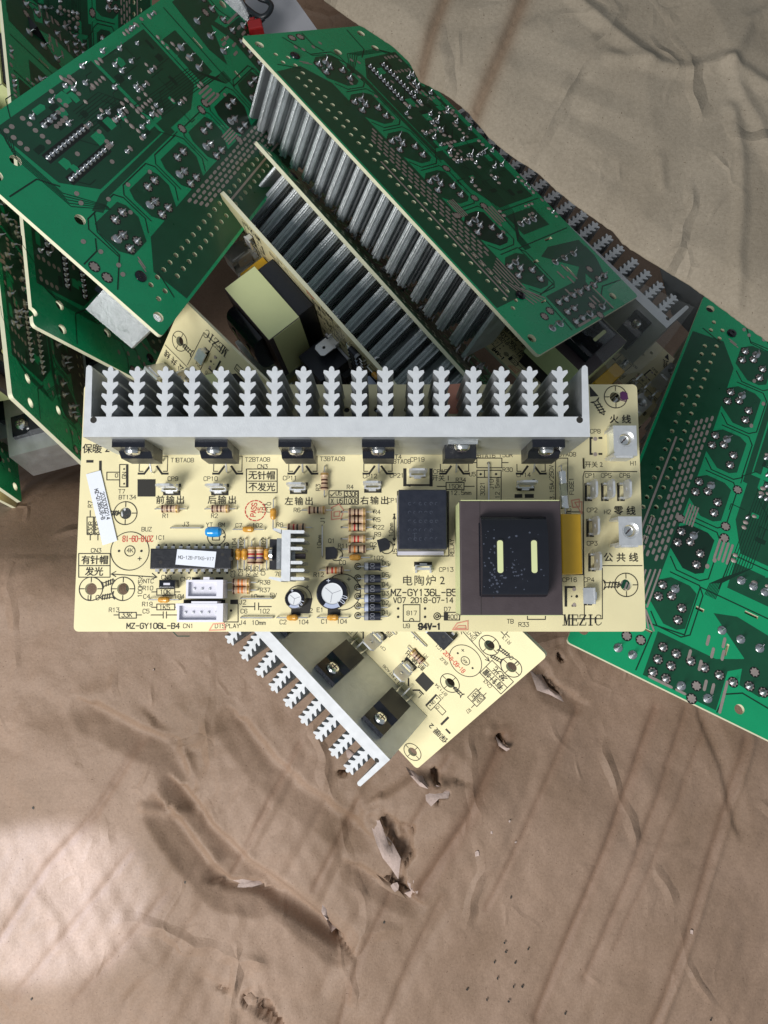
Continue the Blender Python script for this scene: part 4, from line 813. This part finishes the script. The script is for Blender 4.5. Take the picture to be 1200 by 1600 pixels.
# ------------------------------------------------------------------ white sticker lying on the flat board: glued on, so a part of it
def on_main(px, w):
    x, y = dp(*px, w); return (x, y)
st = MB(); P = [on_main(q, .05) for q in ((160, 852), (183, 845), (157, 735), (134, 741))]
st.add([(*P[0], .03), (*P[1], .045), (*P[2], .05), (*P[3], .03)], [(0, 1, 2, 3)], 'paper'); so = st.build('paper_sticker', ROOT)
q = Ink(); q.z = .056; cc = on_main((161, 790), .05); a = math.atan2(P[2][1] - P[1][1], P[2][0] - P[1][0]) + PI
q.text('203030Q214', (cc[0] + .07, cc[1]), .13, a, .016, ws=.85); q.text('MZ-Q136SJ6-B', (cc[0] - .12, cc[1] + .05), .12, a, .016, ws=.85)
q.b.build('sticker_text', so)

# ------------------------------------------------------------------ cardboard
def ray(px, z):
    d = _R @ Vector(((px[0] - 600) / 1156, -(px[1] - 800) / 1156, -1)); t_ = (z - 30) / d.z; return Vector((0, 0, 30)) + d * t_
def sm(a, b_, x):
    x = min(1, max(0, (x - a) / (b_ - a))); return x * x * (3 - 2 * x)
def seg(x, y, a, c):
    dx, dy = c[0] - a[0], c[1] - a[1]; L2 = dx * dx + dy * dy; t_ = ((x - a[0]) * dx + (y - a[1]) * dy) / L2
    tc = min(1, max(0, t_)); L = math.sqrt(L2); s_ = ((x - a[0]) * dy - (y - a[1]) * dx) / L
    ex = (t_ - tc) * L; return s_, abs(ex), tc
def tri(t_):
    t_ = t_ - math.floor(t_); return 1 - abs(2 * t_ - 1)
def crumple(x, y, sc, seed):
    # crisp random folds: warped triangle waves in several directions, each fading in and out
    z = 0
    for k, (a, lam) in enumerate(((0.45, 3.4), (1.25, 2.6), (2.2, 4.2), (-0.5, 1.9), (1.8, 1.4))):
        n1 = noise.noise(Vector((x * .13, y * .13, seed + k * 7))); n2 = noise.noise(Vector((x * .22, y * .22, seed + 50 + k * 7)))
        w_ = max(0, n2 + .12) * 2.2
        z += w_ * lam * .030 * tri((x * math.cos(a) + y * math.sin(a)) / lam + n1 * 1.6)
    return z * sc
class Relief:
    def __init__(s): s.items = []
    def add(s, pts, depth, wd, kind='g'):
        s.items.append(([(p.x, p.y) for p in pts], depth, wd, kind))
    def h(s, x, y):
        z = 0; s.rub = 0
        for pts, dep, wd, kind in s.items:
            best = None
            for a, c in zip(pts, pts[1:]):
                if min(a[0], c[0]) - 4 * wd > x or max(a[0], c[0]) + 4 * wd < x or min(a[1], c[1]) - 4 * wd > y or max(a[1], c[1]) + 4 * wd < y: continue
                sd, ex, tc = seg(x, y, a, c); d2 = sd * sd + ex * ex
                if best is None or d2 < best[0]: best = (d2, sd)
            if best is None: continue
            d = math.sqrt(best[0]); sd = best[1]
            if kind == 'g': z += dep * math.exp(-(d / wd) ** 2)
            elif kind == 'v':
                z += dep * max(0, 1 - d / wd) ** 1.5
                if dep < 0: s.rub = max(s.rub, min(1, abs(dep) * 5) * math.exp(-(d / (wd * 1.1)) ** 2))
            elif kind == 'd':
                big, small = (wd * 3.4, wd * .8); w_ = (big if sd > 0 else small) if dep > 0 else (small if sd > 0 else big)
                z -= abs(dep) * 2.5 * max(0, 1 - d / w_)
            elif kind == 'f':
                wl, wr = (wd * 1.3, wd * 5) if sd * dep > 0 else (wd * 5, wd * 1.3)
                z += .95 * abs(dep) * max(0, 1 - d / (wl if sd > 0 else wr)) ** 1.15
        return z
FR = Relief()
def fp(*pts): return [ray(p, -2) for p in pts]
# long press marks and folds
for pts, dep, wd, k in (
    (((788, 1150), (730, 1270), (655, 1392)), -.17, .28, 'v'), ((1030, 1108), (955, 1290), (838, 1590)), ) if False else (
    (((788, 1150), (730, 1270), (655, 1392)), -.17, .30, 'v'),
    (((1030, 1108), (955, 1300), (838, 1595)), -.13, .20, 'v'),
    (((1080, 1108), (1000, 1330), (915, 1530)), -.09, .18, 'v'),
    (((1182, 1155), (1120, 1350), (1085, 1450), (1032, 1600)), .10, .16, 'v'),
    (((1170, 1155), (1108, 1350), (1075, 1450), (1020, 1600)), -.10, .2, 'v'),
    (((905, 1110), (830, 1270), (760, 1420)), -.09, .16, 'v'), (((1110, 1130), (1030, 1330), (960, 1480)), -.06, .12, 'v'), (((700, 1180), (640, 1290)), -.08, .16, 'v'), (((470, 1160), (400, 1290)), -.09, .14, 'v'), (((560, 1250), (490, 1390)), -.09, .16, 'v'), (((610, 1400), (560, 1500), (530, 1600)), -.09, .16, 'v'), (((690, 1400), (640, 1500), (600, 1600)), -.06, .14, 'v'), (((420, 1260), (360, 1370)), -.08, .14, 'v'),
    (((840, 1180), (800, 1300), (740, 1440)), -.05, .25, 'g'),
    (((1100, 1120), (1130, 1200), (1150, 1290)), -.07, .2, 'f'),
    (((220, 1160), (150, 1270), (75, 1350), (0, 1465)), -.09, .22, 'v'),
    (((205, 1330), (110, 1450), (20, 1560)), -.06, .2, 'v'), (((265, 1390), (190, 1480), (120, 1560)), -.06, .22, 'v'),
    (((330, 1400), (260, 1500), (200, 1560)), -.05, .2, 'g'),
    (((420, 1150), (385, 1210), (350, 1260)), -.06, .2, 'g'), (((480, 1180), (440, 1260), (400, 1330)), -.06, .2, 'g'),
    (((520, 1230), (480, 1310), (445, 1370)), -.06, .22, 'g'), (((560, 1270), (530, 1350), (500, 1420)), -.07, .2, 'g'),
    (((600, 1180), (560, 1260), (530, 1330)), -.05, .25, 'g'), (((580, 1390), (540, 1470), (500, 1550)), -.06, .25, 'g'), (((700, 1420), (650, 1500), (600, 1600)), -.05, .25, 'g'),
    (((285, 1235), (330, 1290), (385, 1345), (455, 1400), (530, 1470)), .24, .30, 'f'),
    (((265, 1268), (310, 1330), (352, 1382), (400, 1392)), .24, .32, 'f'),
    (((350, 1385), (405, 1392), (460, 1430), (525, 1478)), -.18, .30, 'f'),
    (((150, 1105), (215, 1140), (270, 1160), (300, 1230)), .14, .34, 'f'), (((245, 1130), (300, 1180), (310, 1250)), -.10, .3, 'f'),
    (((380, 1130), (430, 1190), (480, 1235), (560, 1290)), .14, .35, 'f'),
    (((225, 1260), (260, 1270), (290, 1268)), .12, .2, 'g'), (((320, 1530), (385, 1555), (410, 1580)), -.05, .22, 'g'),
    (((60, 1060), (110, 1090), (160, 1080)), .05, .4, 'g'), (((30, 860), (75, 845), (105, 855)), .06, .3, 'g'), (((20, 900), (70, 880)), .05, .3, 'g'),
    (((560, 1355), (610, 1385), (640, 1400)), .16, .25, 'f'), (((850, 1040), (870, 1075), (900, 1090)), .12, .25, 'f'), (((700, 1215), (650, 1200), (600, 1235)), .12, .3, 'f'),
    (((655, 1320), (700, 1290), (770, 1240)), .06, .4, 'g'), (((90, 1480), (95, 1440), (60, 1400)), .05, .25, 'g')):
    FR.add(fp(*pts), dep * (.8 if k == 'v' else 1.2 if k == 'g' else 1.0), wd * (1.2 if k == 'v' else 1), 'd' if k == 'f' else k)
    if k == 'f': FR.add(fp(*pts), abs(dep) * .6, .22, 'v')
def in_poly(x, y, P):
    r = False; n = len(P)
    for i in range(n):
        x0, y0 = P[i]; x1, y1 = P[(i + 1) % n]
        if (y0 > y) != (y1 > y) and x < (x1 - x0) * (y - y0) / (y1 - y0) + x0: r = not r
    return r
TEARS = [[(592, 1276), (606, 1270), (628, 1283), (648, 1286), (642, 1310), (646, 1330), (630, 1362), (640, 1385), (650, 1395), (632, 1400), (612, 1382), (600, 1368), (612, 1366), (622, 1350), (618, 1322), (600, 1296)],
         [(405, 1562), (420, 1560), (430, 1580), (445, 1600), (430, 1605), (412, 1590), (402, 1585)], [(380, 1553), (388, 1556), (387, 1572), (381, 1568)],
         [(674, 1198), (681, 1196), (683, 1214), (690, 1222), (682, 1224), (674, 1212)], [(681, 1236), (697, 1231), (700, 1236), (686, 1242), (680, 1252)],
         [(848, 1058), (856, 1060), (873, 1076), (880, 1092), (870, 1086), (852, 1074)], [(872, 1016), (878, 1022), (886, 1034), (878, 1032), (872, 1024)],
         [(776, 1146), (783, 1152), (788, 1164), (794, 1168), (786, 1168), (779, 1158)], [(528, 1205), (540, 1206), (543, 1212), (532, 1212)],
         [(522, 1458), (530, 1468), (524, 1476), (519, 1470)], [(341, 1539), (356, 1545), (352, 1549), (340, 1543)]]
rnd = random.Random(21); PIN = []
for x_, y_ in ((789, 1474), (791, 1489), (773, 1505), (806, 1506), (826, 1484), (778, 1530), (803, 1543), (817, 1543), (730, 1546), (761, 1562), (795, 1565), (884, 1585), (52, 1558), (53, 1262), (290, 1377), (1108, 1590), (798, 1401), (600, 1440)):
    PIN.append([(x_ + rnd.uniform(1.0, 2.4) * math.cos(a * 1.05), y_ + rnd.uniform(1.4, 3.2) * math.sin(a * 1.05)) for a in range(6)])
TW = [[(ray(p, -2).x, ray(p, -2).y) for p in T_] for T_ in TEARS]; TB = [(min(p[0] for p in P), max(p[0] for p in P), min(p[1] for p in P), max(p[1] for p in P)) for P in TW]
def floor_z(x, y):
    z = -2.05
    z -= 4.4 * sm(-1.2, 5.2, y) + 8.5 * sm(4.8, 10.5, y)
    z -= .45 * sm(5, 11, x) * sm(-9, -5, y); z += .35 * math.exp(-(((x - 2) / 2.5) ** 2 + ((y + 8.5) / 2) ** 2))
    z += 1.4 * sm(-8, -17, x) * sm(-2, 2, y) * (1 - sm(4, 7, y))
    z += .30 * (noise.noise(Vector((x * .16, y * .16, 3))) ) + .10 * noise.noise(Vector((x * .5, y * .5, 7)))
    return z
X0, X1, DX = -26, 28, .10
YS = [-24 + i * .10 for i in range(261)] + [2.3 + i * .4 for i in range(110)]
nx, ny = int((X1 - X0) / DX), len(YS) - 1
vs = []; RUB = []
for j in range(ny + 1):
    y = YS[j]
    for i in range(nx + 1):
        x = X0 + i * DX; z = floor_z(x, y)
        if y < 1.5: 
            z += FR.h(x, y)
            w_ = .5 + .5 * noise.noise(Vector((x * .25, y * .25, 9)))
            wx, wy = x + .5 * noise.noise(Vector((x * .4, y * .4, 20))), y + .5 * noise.noise(Vector((x * .4, y * .4, 30)))
            vd = noise.voronoi(Vector((wx * .42 + wy * .2, wy * .26 - wx * .12, 0)))[0]; vd2 = noise.voronoi(Vector((wx * .9, wy * .7, 5)))[0]
            reg = .25 + .75 * math.exp(-(((x + 6) / 9) ** 2 + ((y + 11) / 7) ** 2))
            z += reg * (.10 * vd[0] + .03 * vd2[0]) + crumple(x, y, .15 + .75 * reg, 3)
            ph = (x * .88 + y * .47); z += .022 * reg * math.sin(ph * 2 * PI / .85 + noise.noise(Vector((x * .2, y * .2, 40))) * 4) * (.5 + noise.noise(Vector((x * .3, y * .3, 50))))
            amp = .01 + .03 * math.exp(-(((x + 5) / 8) ** 2 + ((y + 13) / 6) ** 2))
            z += amp * (1 - abs(noise.noise(Vector((x * .55 + y * .3, y * .5, 1)))) * 2.2) * w_
            z += .02 * noise.noise(Vector((x * 2.2, y * 2.2, 5)))
            jx, jy = x + .07 * noise.noise(Vector((x * 6, y * 6, 3))), y + .07 * noise.noise(Vector((x * 6, y * 6, 13)))
            for P, bb in zip(TW, TB):
                if bb[0] < jx < bb[1] and bb[2] < jy < bb[3] and in_poly(jx, jy, P): z -= .55 + .2 * noise.noise(Vector((x * 4, y * 4, 3))); break
            for P in TW[:3] + TW[5:8]:
                cx_, cy_ = P[0]
                d = math.hypot(x - cx_, y - cy_)
                if d < 2: z += .14 * math.exp(-(d / .6) ** 2) * noise.noise(Vector((x * 3, y * 3, 2)))
        vs.append((x, y, z)); RUB.append(FR.rub if y < 1.5 else 0)
fs = [(j * (nx + 1) + i, j * (nx + 1) + i + 1, j * (nx + 1) + i + nx + 2, j * (nx + 1) + i + nx + 1) for j in range(ny) for i in range(nx)]
me = bpy.data.meshes.new('floor'); me.from_pydata(vs, [], fs); me.materials.append(M['kraft_brown'])
me.polygons.foreach_set('use_smooth', [True] * len(me.polygons)); me.update()
ra = me.attributes.new('rub', 'FLOAT', 'POINT'); ra.data.foreach_set('value', RUB)
fo = bpy.data.objects.new('floor', me); S.collection.objects.link(fo); fo['kind'] = 'structure'
fo['label'] = 'crumpled brown kraft cardboard floor of the carton with creases and torn holes'
# layer seen through the tears
b = MB(); b.add([(-24, -24, -3.3), (26, -24, -3.3), (26, -1.0, -3.6), (-24, -1.0, -3.6)], [(0, 1, 2, 3)], 'kraft_brown'); lo = b.build('lower_floor_layer'); lo['kind'] = 'structure'
# torn paper tongues beside the tears (part of the floor sheet)
b = MB(); rnd = random.Random(4)
def tongue(px, pz=0.0, lift=.35, mn='kraft_torn'):
    P = [ray(p, -2) for p in px]; n = len(P); c = sum(P, Vector()) / n; half = n // 2
    vs = [(p.x, p.y, floor_z(p.x, p.y) + FR.h(p.x, p.y) + .03 + (0 if i < half else lift) + pz) for i, p in enumerate(P)]
    m_ = [( (vs[i][0] + c.x) / 2 + rnd.uniform(-.05, .05), (vs[i][1] + c.y) / 2 + rnd.uniform(-.05, .05), vs[i][2] + rnd.uniform(0, .14)) for i in range(n)]
    k = sum(v_[2] for v_ in vs) / n + .12; allv = vs + m_ + [(c.x, c.y, k)]
    b.add(allv, [(i, (i + 1) % n, n + (i + 1) % n, n + i) for i in range(n)] + [(n + i, n + (i + 1) % n, 2 * n) for i in range(n)], mn)
tongue([(578, 1282), (592, 1276), (602, 1300), (614, 1316), (626, 1335), (622, 1368), (610, 1350), (598, 1335), (588, 1312)])
tongue([(640, 1360), (648, 1362), (660, 1385), (654, 1402), (640, 1405), (632, 1398), (642, 1390), (636, 1378)], lift=.15)
tongue([(566, 1365), (584, 1362), (605, 1378), (625, 1396), (636, 1408), (612, 1398), (590, 1384)], lift=.12, mn='kraft_brown')
tongue([(630, 1190), (640, 1200), (660, 1206), (668, 1226), (655, 1222), (640, 1208)], lift=.2)
tongue([(663, 1228), (680, 1222), (702, 1228), (698, 1240), (684, 1240), (672, 1252), (664, 1244)], lift=.2)
tongue([(829, 1048), (846, 1052), (860, 1075), (878, 1088), (882, 1098), (860, 1086), (838, 1078)], lift=.25)
tongue([(774, 1150), (784, 1160), (796, 1168), (790, 1172), (778, 1164)], lift=.2)
tongue([(540, 1168), (556, 1174), (566, 1186), (552, 1190), (542, 1182)], lift=.12)
tongue([(504, 1410), (514, 1430), (524, 1462), (516, 1468), (510, 1440), (502, 1425)], lift=.25)
tongue([(352, 1388), (372, 1378), (400, 1384), (406, 1392), (384, 1396), (366, 1394)], lift=.12)
tongue([(380, 1558), (392, 1550), (404, 1556), (400, 1568), (388, 1566)], lift=.15, mn='kraft_brown')
for o_ in [b.build('torn_paper', fo, True, 85)]: pass
# pale flecks stuck to the floor sheet
b = MB()
for x_, y_, s_ in ((744, 1330, 9), (766, 1296, 4), (804, 1313, 4), (794, 1279, 3), (1078, 1453, 6), (718, 1099, 4), (240, 1047, 3), (617, 1385, 12)):
    p = ray((x_, y_), -2); z = floor_z(p.x, p.y) + FR.h(p.x, p.y) + .12; n = 8
    b.add([(p.x + s_ / 36 * .55 * math.cos(i * PI / 4) * rnd.uniform(.5, 1.1), p.y + s_ / 36 * .7 * math.sin(i * PI / 4) * rnd.uniform(.5, 1.1), z + rnd.uniform(-.03, .03)) for i in range(n)], [tuple(range(n))], 'kraft_torn')
b.build('pale_flecks', fo)
b = MB()
for P in PIN:
    Q = [ray(p, -2) for p in P]; b.add([(q.x, q.y, floor_z(q.x, q.y) + FR.h(q.x, q.y) + .13) for q in Q], [tuple(range(6))[::-1]], 'ink')
b.build('pinholes', fo)
# carton walls around
b = MB(); b.box(-27, 29, 44, 44.4, -16, 6, 'kraft_brown'); w1 = b.build('carton_wall'); tag(w1, 'brown inner cardboard wall of the carton behind the pile, in shade', 'carton wall')

# ------------------------------------------------------------------ cardboard flap (top right)
FZ = 5.0
E_ = [(470, -60), (505, 0), (545, 25), (575, 42), (610, 68), (640, 95), (655, 122), (700, 150), (735, 178), (765, 212), (800, 240), (840, 268), (870, 296), (905, 322), (960, 358), (975, 378), (1010, 402), (1075, 440), (1130, 480), (1200, 530), (1290, 590)]
RL = Relief()
def lp(*pts): return [ray(p, FZ + .5) for p in pts]
for pts, dep, wd, k in ((((695, 0), (675, 50), (655, 118)), -.22, .22, 'v'), (((818, 0), (785, 80), (742, 172)), -.22, .24, 'v'), (((870, 270), (905, 190)), -.06, .25, 'g'),
    (((882, -10), (935, 45), (1010, 105)), .16, .35, 'f'), (((950, 100), (1010, 108), (1070, 120), (1120, 110), (1200, 150)), .14, .3, 'f'), (((1090, 0), (1120, 60), (1135, 110)), -.14, .3, 'f'),
    (((1130, 110), (1160, 50), (1210, 20)), .16, .3, 'f'), (((1000, 110), (1015, 190), (1030, 240)), -.08, .25, 'f'), (((955, 340), (1000, 250), (1050, 170)), -.10, .3, 'g'), (((1000, 380), (1060, 300), (1110, 260)), -.07, .35, 'g'),
    (((1138, 180), (1150, 240), (1155, 330), (1150, 400), (1158, 470)), .12, .28, 'f'), (((1028, 250), (1035, 290)), .1, .15, 'g'), (((780, 170), (800, 120), (770, 60)), .05, .3, 'g'), (((905, 130), (900, 60), (930, 0)), -.05, .3, 'g'), (((1130, 120), (1180, 200), (1200, 260)), .1, .3, 'f')):
    RL.add(lp(*pts), dep * (1.3 if k == 'f' else .8), wd * (1 if k == 'f' else 1.2), k)
EP = [ray(p, FZ) for p in E_]; pts = []
for a, c in zip(EP, EP[1:]):
    n = max(2, int((c - a).length / .11))
    for k in range(n): pts.append(a.lerp(c, k / n))
pts.append(EP[-1])
D_ = Vector((.62, .78, 0)).normalized(); RUB = []; vs = []; NT = 230; LEN = 17
for k, p in enumerate(pts):
    j = noise.noise(Vector((k * .05, 0, 0))) * .12 + noise.noise(Vector((k * .6, 4, 0))) * .03
    for i in range(NT + 1):
        t_ = (i / NT) ** 1.25 * LEN; q = p + D_ * (t_ + j * (1 - min(1, t_)))
        z = FZ + .5 * (1 - math.exp(-t_ / .9)) + .03 * t_ + RL.h(q.x, q.y) * min(1, t_ / .3 + .3)
        z += .22 * noise.noise(Vector((q.x * .12, q.y * .12, 0)))
        wx, wy = q.x + .6 * noise.noise(Vector((q.x * .4, q.y * .4, 20))), q.y + .6 * noise.noise(Vector((q.x * .4, q.y * .4, 30)))
        z += crumple(q.x, q.y, 1.0, 91) * min(1, t_)
        if t_ < .10: z -= .08 * (1 - t_ / .10)
        vs.append((q.x, q.y, z)); RUB.append(RL.rub)
W_ = NT + 1; fs = [(a * W_ + i, a * W_ + i + 1, (a + 1) * W_ + i + 1, (a + 1) * W_ + i) for a in range(len(pts) - 1) for i in range(NT)]
fs = [f[::-1] for f in fs]
me = bpy.data.meshes.new('carton_flap'); me.from_pydata(vs, [], fs); me.materials.append(M['kraft_grey']); me.polygons.foreach_set('use_smooth', [True] * len(me.polygons)); me.update()
ra = me.attributes.new('rub', 'FLOAT', 'POINT'); ra.data.foreach_set('value', RUB)
fl_ = bpy.data.objects.new('carton_flap', me); S.collection.objects.link(fl_); tag(fl_, 'grey brown folded cardboard flap over the top right of the pile, deep creases', 'cardboard flap')
md = fl_.modifiers.new('thick', 'SOLIDIFY'); md.thickness = .3; md.offset = -1

# ------------------------------------------------------------------ odds and ends at the top: pale plate, wire loop with plug, grey plate, clear film
def slab(name, px, zs, th, mn):
    P = [ray(p, z) for p, z in zip(px, zs)]; n = len(P); b = MB()
    nrm = (P[1] - P[0]).cross(P[2] - P[0]).normalized(); nrm = nrm if nrm.z > 0 else -nrm
    vs = [tuple(p) for p in P] + [tuple(p - nrm * th) for p in P]
    b.add(vs, [tuple(range(n)), tuple(range(n, 2 * n))[::-1]] + [(i, n + i, n + (i + 1) % n, (i + 1) % n) for i in range(n)], mn); return b.build(name)
o = slab('plastic_plate', [(380, -60), (420, -60), (497, 48), (520, 130), (430, 120), (385, 40)], [-5] * 6, .3, 'plate_grey'); tag(o, 'pale grey plate at the top edge of the photo under a black wire loop', 'plastic plate')
o = slab('metal_plate', [(340, -10), (378, 30), (395, 60), (388, 58), (342, 2)], [-3, -3, -3.5, -3.5, -3], .1, 'alu'); 
bpy.data.objects.remove(o)
o = slab('metal_bracket', [(330, -30), (372, -6), (398, 40), (402, 66), (386, 54), (344, 4)], [-2.5, -2.5, -3.5, -4, -4, -2.5], .12, 'alu'); tag(o, 'shiny bent metal bracket beside the red plug at the top', 'bracket')
b = MB(); pts_ = [((372, -25), -3.5), ((378, 5), -3.4), ((388, 22), -3.3), ((396, 38), -3.2)]
def wire(pp, r=.13):
    P = [ray(p, z) for p, z in pp]; out = []
    for i in range(len(P) - 1):
        p0, p1, p2, p3 = P[max(i - 1, 0)], P[i], P[i + 1], P[min(i + 2, len(P) - 1)]
        for k in range(6):
            t_ = k / 6; out.append(.5 * ((2 * p1) + (p2 - p0) * t_ + (2 * p0 - 5 * p1 + 4 * p2 - p3) * t_ ** 2 + (-p0 + 3 * p1 - 3 * p2 + p3) * t_ ** 3))
    out.append(P[-1]); b.tube([tuple(q) for q in out], r, 'wire_black', 10)
wire(pts_); wire([((366, -10), -3.2), ((385, 12), -3.1), ((405, 26), -3.0), ((418, 22), -2.9), ((424, 10), -2.9), ((418, 2), -3), ((404, -4), -3), ((398, -20), -3)]); wire([((412, 28), -3.0), ((402, 36), -3.1), ((398, 40), -3.2)])
wo = b.build('wire_loop', None, True); tag(wo, 'black wire loop ending in a small dark red plug, top edge', 'wire')
b = MB(); p = ray((400, 45), -3.2); b.rbox(-.35, .35, -.22, .3, -.25, .3, .08, 'red_plastic', T3(p.x, p.y, p.z, .2)); b.rbox(-.22, .05, .3, .5, -.2, .2, .06, 'red_plastic', T3(p.x, p.y, p.z, .2)); b.build('plug', wo)
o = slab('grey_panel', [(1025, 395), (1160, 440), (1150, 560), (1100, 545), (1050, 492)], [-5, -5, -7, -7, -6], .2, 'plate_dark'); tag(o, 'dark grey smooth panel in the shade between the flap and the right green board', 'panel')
P = [ray(p, z) for p, z in (((930, 470), -2), ((975, 430), -1.8), ((1085, 480), -2), ((1034, 549), -2.2), ((1000, 580), -2.5), ((960, 590), -2.6), ((905, 520), -2.3))]
b = MB(); b.add([tuple(p) for p in P], [tuple(range(len(P)))], 'film'); o = b.build('plastic_film'); tag(o, 'clear thin plastic film lying over the shaded board under the flap', 'plastic film')
md = o.modifiers.new('thick', 'SOLIDIFY'); md.thickness = .01
